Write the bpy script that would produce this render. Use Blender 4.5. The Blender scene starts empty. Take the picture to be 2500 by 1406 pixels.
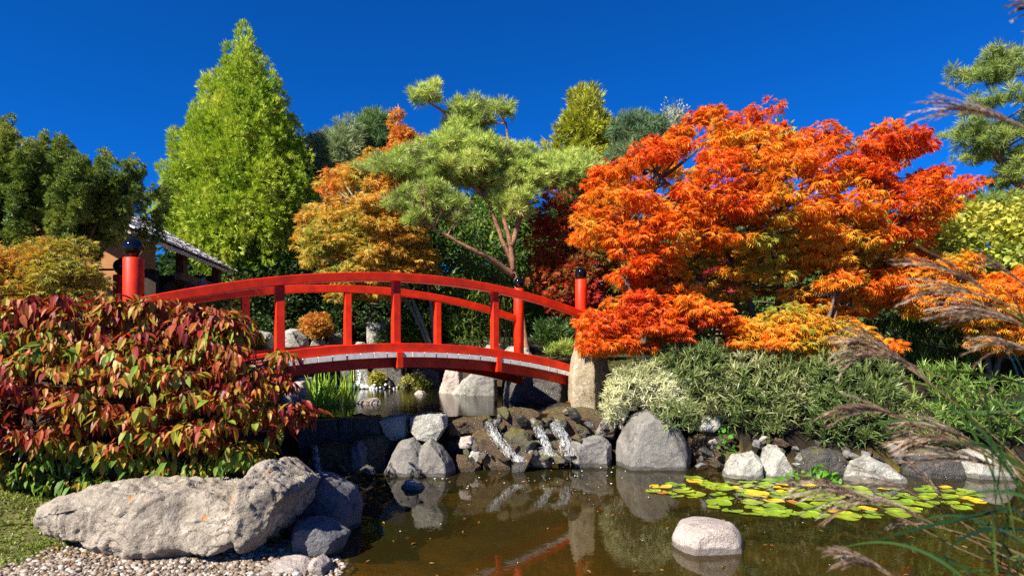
import bpy, bmesh, math
import numpy as np
from mathutils import Vector

# ------------------------------------------------------------------ camera, world, sun
S = bpy.context.scene
COL = S.collection
F, CX, HY, ZC = 1480.0, 1250.0, 862.0, 1.85      # focal length / horizon of the 2500 px wide photograph, eye height
cam = bpy.data.cameras.new("camera"); camo = bpy.data.objects.new("camera", cam); COL.objects.link(camo)
camo.location = (0, 0, ZC); camo.rotation_euler = (math.pi/2, 0, 0)
cam.sensor_width = 36; cam.lens = 36*F/2500; cam.shift_y = (HY-703)/2500
cam.clip_start = 0.05; cam.clip_end = 5000
cam.dof.use_dof = True; cam.dof.focus_distance = 9.5; cam.dof.aperture_fstop = 2.4
S.camera = camo

SUN_TO = Vector((-0.655*0.77, -0.755*0.77, 0.64)).normalized()       # direction towards the sun
W = bpy.data.worlds.new("World"); S.world = W; W.use_nodes = True
nt = W.node_tree; bg = nt.nodes["Background"]
sky = nt.nodes.new("ShaderNodeTexSky"); sky.sky_type = 'NISHITA'; sky.sun_disc = False
sky.sun_elevation = math.asin(SUN_TO.z); sky.sun_rotation = math.atan2(SUN_TO.x, SUN_TO.y)
sky.altitude = 2500; sky.air_density = 1.0; sky.dust_density = 0.0; sky.ozone_density = 4.0
gam = nt.nodes.new("ShaderNodeGamma"); gam.inputs[1].default_value = 1.0      # polarised, deep autumn sky
tint = nt.nodes.new("ShaderNodeMix"); tint.data_type = 'RGBA'; tint.blend_type = 'MULTIPLY'
tint.inputs[0].default_value = 1.0; tint.inputs[7].default_value = (0.02, 0.39, 0.90, 1)
nt.links.new(sky.outputs[0], gam.inputs[0]); nt.links.new(gam.outputs[0], tint.inputs[6])
nt.links.new(tint.outputs[2], bg.inputs[0]); bg.inputs[1].default_value = 0.078
sun = bpy.data.lights.new("sun", 'SUN'); sun.energy = 5.0; sun.angle = math.radians(0.5); sun.color = (1.0, 0.92, 0.78)
suno = bpy.data.objects.new("sun", sun); COL.objects.link(suno)
suno.rotation_euler = SUN_TO.to_track_quat('Z', 'Y').to_euler()
suno.location = (-20, -20, 30)
S.view_settings.view_transform = 'Standard'; S.view_settings.look = 'None'
S.view_settings.exposure = 1.22; S.view_settings.gamma = 1.0
S.render.engine = 'CYCLES'
S.cycles.max_bounces = 6; S.cycles.diffuse_bounces = 2; S.cycles.glossy_bounces = 3
S.cycles.transmission_bounces = 4; S.cycles.transparent_max_bounces = 12
S.cycles.use_denoising = False

RNG = np.random.default_rng(7)
def at(px, py, D): return np.array(((px-CX)/F*D, D, ZC-(py-HY)/F*D))

# ------------------------------------------------------------------ noise, mesh and object helpers
def _h(i, j, k, s):
    n = (i*374761393 + j*668265263 + k*2147483647 + s*974634777) & 0xffffffff
    n = ((n ^ (n >> 13)) * 1274126177) & 0xffffffff
    n = ((n ^ (n >> 16)) * 2246822519) & 0xffffffff
    return ((n ^ (n >> 15)) & 0xffff)/65535.0
def vnoise(P, s=0):
    P = np.asarray(P, float); I = np.floor(P).astype(np.int64); f = P-I; f = f*f*(3-2*f); r = 0
    for a in (0, 1):
        for b in (0, 1):
            for c in (0, 1):
                w = (f[:, 0] if a else 1-f[:, 0])*(f[:, 1] if b else 1-f[:, 1])*(f[:, 2] if c else 1-f[:, 2])
                r = r + w*_h(I[:, 0]+a, I[:, 1]+b, I[:, 2]+c, s)
    return r
def fbm(P, o=4, s=0):
    P = np.asarray(P, float); r = 0; a = 0.5; t = 0
    for q in range(o):
        r = r + a*vnoise(P*2**q + 17.3*q, s+q); t += a; a *= 0.5
    return r/t

def empty(name, loc, label=None, cat=None, group=None, rz=0):
    o = bpy.data.objects.new(name, None); COL.objects.link(o); o.location = loc; o.rotation_euler = (0, 0, rz)
    o.empty_display_size = 0.2; tag(o, label, cat, group); return o
def tag(o, label=None, cat=None, group=None, kind=None):
    if label: o['label'] = label
    if cat: o['category'] = cat
    if group: o['group'] = group
    if kind: o['kind'] = kind
    return o
def mesh(name, V, T, mat, parent=None, org=None, col=None, smooth=False):
    """one mesh object from world-space vertices V and an (n,3) or (n,4) face array, or a list of arrays of both"""
    V = np.asarray(V, np.float32)
    faces = T if isinstance(T, list) else [T]
    faces = [np.asarray(f, np.int32) for f in faces if len(f)]
    if parent is not None: org = np.array(world_loc(parent))
    if org is None: org = np.zeros(3)
    V = V-np.asarray(org, np.float32)
    me = bpy.data.meshes.new(name)
    me.vertices.add(len(V)); me.vertices.foreach_set('co', V.ravel())
    loops = np.concatenate([f.ravel() for f in faces]); tot = np.concatenate([np.full(len(f), f.shape[1], np.int32) for f in faces])
    start = np.concatenate(([0], np.cumsum(tot)[:-1])).astype(np.int32)
    me.loops.add(len(loops)); me.loops.foreach_set('vertex_index', loops)
    me.polygons.add(len(tot)); me.polygons.foreach_set('loop_start', start); me.polygons.foreach_set('loop_total', tot)
    me.polygons.foreach_set('use_smooth', np.full(len(tot), bool(smooth)))
    me.update(calc_edges=True)
    if col is not None:
        a = me.color_attributes.new('tone', 'FLOAT_COLOR', 'POINT')
        c = np.ones((len(V), 4), np.float32); c[:, :3] = col; a.data.foreach_set('color', c.ravel())
    me.materials.append(mat)
    o = bpy.data.objects.new(name, me); COL.objects.link(o)
    if parent is not None: o.parent = parent
    else: o.location = org
    return o
_LOC = {}
def world_loc(o):
    v = Vector(o.location); p = o.parent
    while p is not None: v = v+Vector(p.location); p = p.parent
    return v

class MB:                                                       # collects boxes, sweeps, tubes and lathes
    def __init__(s): s.v = []; s.q = []; s.t = []; s.n = 0
    def add(s, V, Q=(), T=()):
        V = np.asarray(V, float); s.v.append(V)
        if len(Q): s.q.append(np.asarray(Q)+s.n)
        if len(T): s.t.append(np.asarray(T)+s.n)
        s.n += len(V)
    def box8(s, V): s.add(V, [(0, 3, 2, 1), (4, 5, 6, 7), (0, 1, 5, 4), (1, 2, 6, 5), (2, 3, 7, 6), (3, 0, 4, 7)])
    def box(s, c, d, rz=0):
        x, y, z = np.array(d)/2; P = np.array([(-x, -y, -z), (x, -y, -z), (x, y, -z), (-x, y, -z), (-x, -y, z), (x, -y, z), (x, y, z), (-x, y, z)])
        ca, sa = math.cos(rz), math.sin(rz); P = np.stack((P[:, 0]*ca-P[:, 1]*sa, P[:, 0]*sa+P[:, 1]*ca, P[:, 2]), 1); s.box8(P+np.array(c))
    def rings(s, R, cap=True):                                  # R: (m, k, 3) rings joined in order
        R = np.asarray(R, float); m, k = R.shape[:2]; j = np.arange(k); Q = []
        for i in range(m-1):
            Q.append(np.stack((i*k+j, i*k+(j+1) % k, (i+1)*k+(j+1) % k, (i+1)*k+j), 1))
        V = R.reshape(-1, 3); T = []
        if cap:
            V = np.vstack((V, R[0].mean(0), R[-1].mean(0)))
            T = np.vstack((np.stack((np.full(k, m*k), (j+1) % k, j), 1), np.stack((np.full(k, m*k+1), (m-1)*k+j, (m-1)*k+(j+1) % k), 1)))
        s.add(V, np.vstack(Q), T)
    def tube(s, P, r, k=8):
        P = np.asarray(P, float); r = np.broadcast_to(np.asarray(r, float), (len(P),))
        t = np.gradient(P, axis=0); t /= np.linalg.norm(t, axis=1)[:, None]+1e-9
        ref = np.array((0, 0, 1.0)) if abs(t[:, 2]).mean() < .8 else np.array((1.0, 0, 0))
        u = np.cross(t, ref); u /= np.linalg.norm(u, axis=1)[:, None]+1e-9; w = np.cross(t, u)
        a = np.arange(k)/k*2*math.pi
        s.rings(P[:, None]+r[:, None, None]*(np.cos(a)[None, :, None]*u[:, None]+np.sin(a)[None, :, None]*w[:, None]))
    def lathe(s, prof, c, k=24):                                # prof: (r, z) from below upwards
        a = np.arange(k)/k*2*math.pi
        s.rings(np.array([np.stack((c[0]+r*np.cos(a), c[1]+r*np.sin(a), np.full(k, c[2]+z)), 1) for r, z in prof]))
    def build(s, name, mat, parent=None, org=None, smooth=False, col=None):
        fs = []
        if s.q: fs.append(np.vstack(s.q))
        if s.t: fs.append(np.vstack(s.t))
        return mesh(name, np.vstack(s.v), fs, mat, parent, org, col, smooth)

def bevel(o, w=0.006, seg=2):
    m = o.modifiers.new('bevel', 'BEVEL'); m.width = w; m.segments = seg; m.limit_method = 'ANGLE'; m.harden_normals = False
    return o

# ------------------------------------------------------------------ materials
def newmat(name):
    m = bpy.data.materials.new(name); m.use_nodes = True; t = m.node_tree
    return m, t, t.nodes["Principled BSDF"], t.nodes["Material Output"]
def N(t, typ, **kw):
    n = t.nodes.new(typ)
    for k, v in kw.items(): setattr(n, k, v)
    return n
def noise(t, scale, detail=5, rough=.6, vec=None, dist=0):
    n = N(t, "ShaderNodeTexNoise"); n.inputs['Scale'].default_value = scale; n.inputs['Detail'].default_value = detail
    n.inputs['Roughness'].default_value = rough; n.inputs['Distortion'].default_value = dist
    if vec is not None: t.links.new(vec, n.inputs['Vector'])
    return n
def ramp(t, src, stops):
    r = N(t, "ShaderNodeValToRGB"); e = r.color_ramp.elements
    while len(e) < len(stops): e.new(0.5)
    for el, (p, c) in zip(e, stops):
        el.position = p; el.color = (*c, 1) if len(c) == 3 else c
    t.links.new(src, r.inputs[0]); return r
def mixc(t, a, b, fac, blend='MIX'):
    m = N(t, "ShaderNodeMix", data_type='RGBA', blend_type=blend)
    for i, v in ((0, fac), (6, a), (7, b)):
        if isinstance(v, (int, float)): m.inputs[i].default_value = v
        elif isinstance(v, tuple): m.inputs[i].default_value = (*v, 1)
        else: t.links.new(v, m.inputs[i])
    return m.outputs[2]
def g3(v): return (v, v, v)
def bump(t, h, strength, dist, b):
    n = N(t, "ShaderNodeBump"); n.inputs['Strength'].default_value = strength; n.inputs['Distance'].default_value = dist
    t.links.new(h, n.inputs['Height']); t.links.new(n.outputs[0], b.inputs['Normal']); return n

def leaf_mat(name, rough=.45, trans=.35, spec=.35, boost=1.25):
    m, t, b, out = newmat(name)
    a = N(t, "ShaderNodeAttribute", attribute_name='tone')
    b.inputs['Roughness'].default_value = rough; b.inputs['Specular IOR Level'].default_value = spec
    t.links.new(a.outputs['Color'], b.inputs['Base Color'])
    tr = N(t, "ShaderNodeBsdfTranslucent"); c = mixc(t, a.outputs['Color'], (boost, boost*.97, boost*.75), 1.0, 'MULTIPLY')
    t.links.new(c, tr.inputs['Color'])
    mx = N(t, "ShaderNodeMixShader"); mx.inputs[0].default_value = trans
    t.links.new(b.outputs[0], mx.inputs[1]); t.links.new(tr.outputs[0], mx.inputs[2]); t.links.new(mx.outputs[0], out.inputs[0])
    return m
M = {}
M['leaf'] = leaf_mat('soft_leaf'); M['gloss_leaf'] = leaf_mat('glossy_leaf', .45, .30, .28); M['needle'] = leaf_mat('needle', .5, .18, .3)
M['blade'] = leaf_mat('grass_blade', .4, .25, .45); M['plume'] = leaf_mat('plume', .6, .3, .2)
M['pad'] = leaf_mat('lily_leaf', .3, .1, .5)

def rock_mat(name, base, dark, pale, moss=0.0, lich=.35, rough=.85, wet=0.0, scale=1.0, orange=0.0):
    m, t, b, out = newmat(name); g = N(t, "ShaderNodeNewGeometry"); P = g.outputs['Position']
    n1 = noise(t, 2.2*scale, 8, .65, P); n2 = noise(t, 14*scale, 8, .7, P); n3 = noise(t, 60*scale, 4, .6, P)
    c = ramp(t, n1.outputs[0], [(.32, dark), (.52, base), (.72, tuple(x*1.15 for x in base))]).outputs[0]
    sp = ramp(t, n2.outputs[0], [(.53, g3(0)), (.66, g3(1))]).outputs[0]
    f = N(t, "ShaderNodeMath", operation='MULTIPLY'); t.links.new(sp, f.inputs[0]); f.inputs[1].default_value = lich
    c = mixc(t, c, pale, f.outputs[0])
    dk = ramp(t, noise(t, 7*scale, 8, .75, P, .4).outputs[0], [(.30, g3(1)), (.42, g3(0))]).outputs[0]
    f2 = N(t, "ShaderNodeMath", operation='MULTIPLY'); t.links.new(dk, f2.inputs[0]); f2.inputs[1].default_value = .85
    c = mixc(t, c, tuple(x*.35 for x in dark), f2.outputs[0])
    gr = ramp(t, n3.outputs[0], [(.3, g3(.76)), (.7, g3(1.2))]).outputs[0]
    c = mixc(t, c, gr, 1.0, 'MULTIPLY')
    vo = N(t, "ShaderNodeTexVoronoi", feature='DISTANCE_TO_EDGE'); vo.inputs['Scale'].default_value = 2.6*scale
    wv = N(t, "ShaderNodeVectorMath", operation='MULTIPLY_ADD'); nn_ = noise(t, 3*scale, 4, .6, P); t.links.new(nn_.outputs['Color'], wv.inputs[0]); wv.inputs[1].default_value = (.5, .5, .5); t.links.new(P, wv.inputs[2]); t.links.new(wv.outputs[0], vo.inputs['Vector'])
    ck = ramp(t, vo.outputs['Distance'], [(.0, g3(1)), (.022, g3(0))]).outputs[0]; cm = ramp(t, noise(t, 1.7*scale, 3, .5, P).outputs[0], [(.50, g3(0)), (.58, g3(.8))]).outputs[0]
    c = mixc(t, c, tuple(x*.25 for x in dark), mixc(t, ck, cm, 1.0, 'MULTIPLY'))
    pz = N(t, "ShaderNodeSeparateXYZ"); t.links.new(P, pz.inputs[0]); az = N(t, "ShaderNodeMath", operation='MULTIPLY_ADD'); t.links.new(noise(t, 6, 4, .6, P).outputs[0], az.inputs[0]); az.inputs[1].default_value = -.10; t.links.new(pz.outputs['Z'], az.inputs[2])
    wt = ramp(t, az.outputs[0], [(.0, g3(.85)), (.02, g3(0))]).outputs[0]; c = mixc(t, c, tuple(x*.30 for x in base), wt)           # wet, stained band at the waterline
    if orange:
        om = ramp(t, noise(t, 5.5, 3, .5, P).outputs[0], [(.685, g3(0)), (.72, g3(orange))]).outputs[0]
        c = mixc(t, c, (.50, .20, .05), om)
    if moss:
        sx = N(t, "ShaderNodeSeparateXYZ"); t.links.new(g.outputs['Normal'], sx.inputs[0])
        nm = noise(t, 6*scale, 8, .75, P)
        ad = N(t, "ShaderNodeMath", operation='MULTIPLY_ADD'); t.links.new(sx.outputs['Z'], ad.inputs[0]); ad.inputs[1].default_value = .10
        t.links.new(nm.outputs[0], ad.inputs[2])
        mm = ramp(t, ad.outputs[0], [(.66-.16*moss, g3(0)), (.74-.16*moss, g3(1))]).outputs[0]
        mcol = ramp(t, noise(t, 25, 5, .6, P).outputs[0], [(.3, (.035, .045, .006)), (.55, (.10, .10, .012)), (.75, (.17, .15, .03))]).outputs[0]
        c = mixc(t, c, mcol, mm)
    t.links.new(c, b.inputs['Base Color']); b.inputs['Roughness'].default_value = rough
    b.inputs['Specular IOR Level'].default_value = .3+.5*wet
    if wet:
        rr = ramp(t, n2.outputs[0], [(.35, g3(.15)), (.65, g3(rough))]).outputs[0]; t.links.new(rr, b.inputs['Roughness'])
    h = mixc(t, n2.outputs[0], n3.outputs[0], .35); h = mixc(t, h, n1.outputs[0], .3)
    bump(t, h, 1.0, .07, b); return m
M['rock_warm'] = rock_mat('weathered_warm_stone', (.33, .285, .23), (.15, .125, .10), (.58, .54, .46), lich=.55, orange=.8)
M['rock_grey'] = rock_mat('grey_basalt', (.20, .19, .175), (.10, .095, .09), (.40, .39, .36), lich=.45)
M['rock_pale'] = rock_mat('pale_lichen_stone', (.36, .35, .31), (.16, .155, .14), (.62, .62, .55), lich=.7)
M['rock_pink'] = rock_mat('pale_pinkish_stone', (.42, .36, .32), (.25, .21, .18), (.62, .58, .53), lich=.4)
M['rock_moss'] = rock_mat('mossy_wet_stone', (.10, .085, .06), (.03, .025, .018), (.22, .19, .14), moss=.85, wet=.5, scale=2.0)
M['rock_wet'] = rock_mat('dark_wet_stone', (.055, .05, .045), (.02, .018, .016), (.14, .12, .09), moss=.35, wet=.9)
M['rock_brown'] = rock_mat('brown_leaf_strewn_stone', (.10, .058, .028), (.03, .02, .012), (.26, .14, .05), moss=.5, wet=.7, scale=2.6)
M['rock_blue'] = rock_mat('dark_smooth_stone', (.13, .13, .14), (.07, .07, .08), (.26, .27, .28), lich=.25)
M['rock_stand'] = rock_mat('ochre_standing_stone', (.40, .33, .22), (.25, .18, .10), (.62, .59, .50), lich=.75, orange=.3)

def plain(name, col, rough=.5, spec=.5, n=0.0, sc=8, coat=0):
    m, t, b, out = newmat(name); b.inputs['Roughness'].default_value = rough; b.inputs['Specular IOR Level'].default_value = spec
    g = N(t, "ShaderNodeNewGeometry"); x = noise(t, sc, 6, .65, g.outputs['Position'])
    c = ramp(t, x.outputs[0], [(.3, tuple(v*(1-n) for v in col)), (.7, tuple(v*(1+n) for v in col))]).outputs[0]
    t.links.new(c, b.inputs['Base Color']); b.inputs['Coat Weight'].default_value = coat
    bump(t, x.outputs[0], .15*n+.02, .01, b); return m
M['red'] = plain('red_paint', (.62, .022, .002), .50, .28, .34, 4.5)
M['black_gloss'] = plain('black_glazed_finial', (.003, .003, .005), .07, .5, 0, 5, 0)
M['bark'] = plain('grey_brown_bark', (.13, .10, .075), .85, .2, .45, 22)
M['bark_red'] = plain('reddish_pine_bark', (.26, .13, .08), .85, .2, .5, 18)
M['bark_pale'] = plain('pale_twig', (.24, .20, .14), .8, .2, .3, 18)
M['bamboo'] = plain('bamboo_cane', (.16, .15, .04), .4, .4, .35, 14)
M['ochre'] = plain('ochre_plaster', (.33, .16, .065), .9, .2, .15, 6)
M['dark_brown_wall'] = plain('dark_brown_wall', (.03, .022, .016), .8, .2, .4, 10)
M['timber'] = plain('brown_timber', (.16, .10, .05), .8, .2, .4, 12)
M['shingle'] = plain('silvered_shingle', (.72, .70, .66), .8, .25, .25, 9)
M['deckwood'] = plain('weathered_grey_deck_wood', (.66, .62, .55), .8, .25, .22, 13)

# ground: soil, leaf litter, gravel and thin lawn, chosen by where each lies
def ground_mat():
    m, t, b, out = newmat('garden_soil'); g = N(t, "ShaderNodeNewGeometry"); P = g.outputs['Position']
    a = N(t, "ShaderNodeAttribute", attribute_name='tone')
    n1 = noise(t, 9, 8, .7, P); n2 = noise(t, 45, 5, .6, P)
    v = ramp(t, n1.outputs[0], [(.3, g3(.55)), (.7, g3(1.35))]).outputs[0]
    c = mixc(t, a.outputs['Color'], v, 1.0, 'MULTIPLY')
    v2 = ramp(t, n2.outputs[0], [(.3, g3(.7)), (.7, g3(1.25))]).outputs[0]
    c = mixc(t, c, v2, 1.0, 'MULTIPLY')
    t.links.new(c, b.inputs['Base Color']); b.inputs['Roughness'].default_value = .95; b.inputs['Specular IOR Level'].default_value = .15
    bump(t, mixc(t, n1.outputs[0], n2.outputs[0], .5), .8, .04, b); return m
M['ground'] = ground_mat()

def water_mat(name, tintc, bscale, bstr, stretch, murk=(.05, .038, .009), mf=.45):
    m, t, b, out = newmat(name); t.nodes.remove(b)
    g = N(t, "ShaderNodeNewGeometry")
    mp = N(t, "ShaderNodeMapping"); mp.inputs['Scale'].default_value = stretch; t.links.new(g.outputs['Position'], mp.inputs[0])
    n1 = noise(t, bscale, 4, .55, mp.outputs[0], .6); n2 = noise(t, bscale*4.5, 3, .5, mp.outputs[0], .3)
    h = mixc(t, n1.outputs[0], n2.outputs[0], .22)
    bp = N(t, "ShaderNodeBump"); bp.inputs['Strength'].default_value = bstr; bp.inputs['Distance'].default_value = .02; t.links.new(h, bp.inputs['Height'])
    gl = N(t, "ShaderNodeBsdfGlossy"); gl.inputs['Roughness'].default_value = .015; t.links.new(bp.outputs[0], gl.inputs['Normal'])
    tr = N(t, "ShaderNodeBsdfTransparent"); tr.inputs[0].default_value = (*tintc, 1)
    fr = N(t, "ShaderNodeFresnel"); mr = N(t, "ShaderNodeMapRange"); mr.inputs['To Min'].default_value = 1.42; mr.inputs['To Max'].default_value = 1/1.42   # sunlight also enters from above when seen from below
    t.links.new(g.outputs['Backfacing'], mr.inputs['Value']); t.links.new(mr.outputs[0], fr.inputs['IOR']); t.links.new(bp.outputs[0], fr.inputs['Normal'])
    mx = N(t, "ShaderNodeMixShader"); t.links.new(fr.outputs[0], mx.inputs[0]); t.links.new(gl.outputs[0], mx.inputs[2])
    df = N(t, "ShaderNodeBsdfDiffuse"); df.inputs[0].default_value = (*murk, 1); m2 = N(t, "ShaderNodeMixShader"); m2.inputs[0].default_value = mf      # suspended silt
    t.links.new(tr.outputs[0], m2.inputs[1]); t.links.new(df.outputs[0], m2.inputs[2]); t.links.new(m2.outputs[0], mx.inputs[1])
    t.links.new(mx.outputs[0], out.inputs[0]); return m
M['pond'] = water_mat('pond_water', (.62, .50, .22), 2.6, .10, (1, 1, 1), (.036, .031, .007), .40)
M['pool'] = water_mat('upper_pool_water', (.45, .38, .20), 5.0, .16, (.45, 1.6, 1), (.02, .017, .006), .5)

def fall_mat():
    m, t, b, out = newmat('falling_water'); b.inputs['Base Color'].default_value = (.80, .84, .86, 1); b.inputs['Roughness'].default_value = .2
    tr = N(t, "ShaderNodeBsdfTransparent"); mx = N(t, "ShaderNodeMixShader"); g = N(t, "ShaderNodeNewGeometry"); mp = N(t, "ShaderNodeMapping"); mp.inputs['Scale'].default_value = (46, 46, 7); t.links.new(g.outputs['Position'], mp.inputs[0]); n = noise(t, 1, 5, .65, mp.outputs[0], .4)
    t.links.new(ramp(t, n.outputs[0], [(.46, g3(.0)), (.72, g3(.54))]).outputs[0], mx.inputs[0]); t.links.new(tr.outputs[0], mx.inputs[1]); t.links.new(b.outputs[0], mx.inputs[2]); t.links.new(mx.outputs[0], out.inputs[0])
    return m
M['fall'] = fall_mat()
M['foam'] = plain('white_foam', (.8, .82, .82), .4, .5, .05, 10)

# ------------------------------------------------------------------ ground, ponds
LOWER = np.array([(-.6, .6), (-1.0, 3.0), (-1.45, 4.6), (-1.5, 5.3), (-1.75, 5.75), (-2.4, 6.2), (-3.3, 7.2), (-3.8, 8.4), (-3.8, 9.7), (-2, 9.95), (-1, 10.0), (0, 10.15),
                  (1.0, 10.5), (1.9, 10.55), (2.4, 10.5), (3.2, 10.3), (4.0, 9.75), (5.7, 9.5), (7.0, 9.6), (9.5, 9.0), (9.5, 3.2), (4.0, 2.7), (2.2, 2.0), (1.2, .8), (.4, .3)])
UPPER = np.array([(-3.5, 10.15), (-2.4, 10.25), (-1, 10.3), (.2, 10.55), (1.1, 11.1), (1.3, 12), (1.3, 14), (.2, 15.2), (-.6, 15.6), (-1.6, 17), (-2.0, 18.8), (-5.2, 18.8), (-5.6, 15), (-4.9, 12.6), (-4.7, 11)])
UZ = 0.80
def psd(P, poly):                                               # signed distance, positive inside
    P = np.asarray(P, float); A = poly; B = np.roll(poly, -1, 0); best = np.full(len(P), 1e9); ins = np.zeros(len(P), bool)
    for a, b in zip(A, B):
        e = b-a; w = P-a; tt = np.clip((w@e)/max(e@e, 1e-12), 0, 1); d = np.linalg.norm(w-tt[:, None]*e, axis=1); best = np.minimum(best, d)
        c = (a[1] > P[:, 1]) != (b[1] > P[:, 1])
        with np.errstate(divide='ignore', invalid='ignore'):
            xi = a[0]+(P[:, 1]-a[1])*(b[0]-a[0])/(b[1]-a[1])
        ins ^= c & (P[:, 0] < xi)
    return np.where(ins, best, -best)
CTRL = np.array([(-4, 5, .15), (-6, 5, .25), (-3, 5.3, .12), (-2, 5, .08), (-1.6, 4, .06), (0, 0, .25), (-4, 1, .2), (-8, 3, .4), (-4, 6.5, .45), (-6, 7, .9), (-3.4, 7.6, .4),
    (-4.5, 7.3, 1.1), (-5.6, 8.7, 1.3), (-7, 8, 1.4), (-9, 9, 1.5), (-4.2, 9.5, 1.0), (-5.5, 11, 1.2), (-5.9, 13, 1.3), (-6.5, 16, 1.6), (-8, 12, 1.5), (-12, 12, 1.8),
    (-6, 19.5, 2.1), (-3, 20, 2.1), (0, 17, 1.9), (.5, 15.8, 1.7), (1.7, 14, 1.55), (2, 12.5, 1.5), (1.6, 11.4, 1.2), (-2.5, 10.1, .95), (-1, 10.15, .95), (0, 10.35, .95), (1, 10.8, .95),
    (2.4, 10.9, .8), (3, 11.4, 1.3), (4, 10.6, .95), (5, 11.5, 1.5), (5.7, 10.2, .8), (7, 11, 1.3), (8, 10, .8), (4, 14, 2.0), (8, 14, 2.2), (12, 12, 2.2), (10.5, 6, .8), (10, 2, .8),
    (2.6, 2.2, .15), (3.2, 1.5, .3), (0, 26, 2.6), (15, 25, 2.8), (-15, 25, 2.8), (40, 45, 7), (-40, 45, 7), (20, 48, 7.5), (-20, 48, 7.5), (0, 60, 9.5), (0, -30, 1), (-30, 0, 1.5), (30, 0, 1.5)], float)
def ground_z(xy):
    xy = np.asarray(xy, float); n = 0; d = 0
    for x, y, z in CTRL:
        w = 1/(((xy[:, 0]-x)**2+(xy[:, 1]-y)**2)**1.6+.02); n = n+w*z; d = d+w
    b = n/d; b = b+.10*(fbm(np.c_[xy*.9, np.zeros(len(xy))], 4, 3)-.5)
    sl, su = psd(xy, LOWER), psd(xy, UPPER)
    k = np.where((xy[:, 1] < 6.3) & (xy[:, 0] < 1), .22, 2.6)
    z = np.minimum(b, -.01-sl*k); z = np.where(sl > 0, np.maximum(-.42, -.35*sl), z)
    z2 = np.minimum(z, UZ-.02-su*2.6); z2 = np.where(su > 0, np.maximum(UZ-.55, UZ-.02-su*1.2), z2)
    return np.where(sl > 0, z, z2)
def gz(x, y): return float(ground_z(np.array([(x, y)]))[0])
def build_ground():
    far = np.array([16, 20, 28, 45, 80, 200, 600, 2000.])
    xs = np.concatenate((-far[::-1], np.arange(-13, 13.01, .11), far)); ys = np.concatenate((-far[::-1][:-1], [-14, -8, -4], np.arange(-2, 22.01, .11), np.array([24, 28, 35, 50, 90, 200, 600, 2500])))
    X, Y = np.meshgrid(xs, ys); xy = np.c_[X.ravel(), Y.ravel()]; Z = ground_z(xy)
    Z = Z+np.where(Z > .05, .03*(fbm(np.c_[xy*5, 0*Z], 3, 9)-.5), 0)
    nx, ny = len(xs), len(ys); i = np.arange(nx-1)[None]+nx*np.arange(ny-1)[:, None]; i = i.ravel()
    col = np.tile(np.array((.050, .036, .022)), (len(xy), 1))
    n = fbm(np.c_[xy*.8, 0*Z], 4, 5)
    sl = psd(xy, LOWER); su = psd(xy, UPPER)
    bed = sl > -.05; warm = np.exp(-((xy[:, 0]+1.1)**2/1.2+(xy[:, 1]-4.6)**2/1.8))
    nb = fbm(np.c_[xy*2.2, 0*Z], 4, 12)
    bc = np.array((.11, .080, .018))*(.30+1.4*nb[:, None]); bc = bc+warm[:, None]*np.array((.60, .30, .03))*(.5+nb[:, None])
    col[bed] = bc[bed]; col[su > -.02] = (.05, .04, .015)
    front = (xy[:, 1] < 6.2) & (xy[:, 0] < -.2) & (sl < -.03)
    col[front] = (.19, .155, .115)
    lawn = front & ((xy[:, 0]-(-3.95) + .55*(n-.5)*4*.5) < -.02*(xy[:, 1]-5)); col[lawn] = (.12, .115, .04)
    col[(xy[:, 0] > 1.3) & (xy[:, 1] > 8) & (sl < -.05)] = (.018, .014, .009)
    gr = (xy[:, 1] > 11.5) & (xy[:, 0] > 2); col[gr] = (.05, .06, .015)
    col[xy[:, 1] > 23] = (.022, .034, .012)
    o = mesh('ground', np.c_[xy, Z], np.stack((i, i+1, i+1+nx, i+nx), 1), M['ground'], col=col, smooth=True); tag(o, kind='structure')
def offs(poly, d):
    c = poly.mean(0); n = []; m = len(poly)
    for i in range(m):
        a, b = poly[i]-poly[i-1], poly[(i+1) % m]-poly[i]; a = a/np.linalg.norm(a); b = b/np.linalg.norm(b); t = a+b; t /= np.linalg.norm(t)+1e-9; n.append((t[1], -t[0]))
    n = np.array(n); s = 1 if psd(poly[:1]+n[:1]*.01, poly)[0] < 0 else -1
    return poly+n*s*d
def sheet(name, poly, z, mat):
    ar = sum(poly[i-1][0]*poly[i][1]-poly[i][0]*poly[i-1][1] for i in range(len(poly)))
    bm = bmesh.new(); bm.faces.new([bm.verts.new((x, y, z)) for x, y in (poly if ar > 0 else poly[::-1])]); bmesh.ops.triangulate(bm, faces=bm.faces[:])
    bm.normal_update()
    me = bpy.data.meshes.new(name); bm.to_mesh(me); bm.free(); me.materials.append(mat)
    o = bpy.data.objects.new(name, me); COL.objects.link(o); return tag(o, kind='structure')
build_ground()
sheet('pond_water', offs(LOWER, .25), 0.0, M['pond'])
sheet('upper_pool_water', offs(UPPER, .22), UZ, M['pool'])

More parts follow.
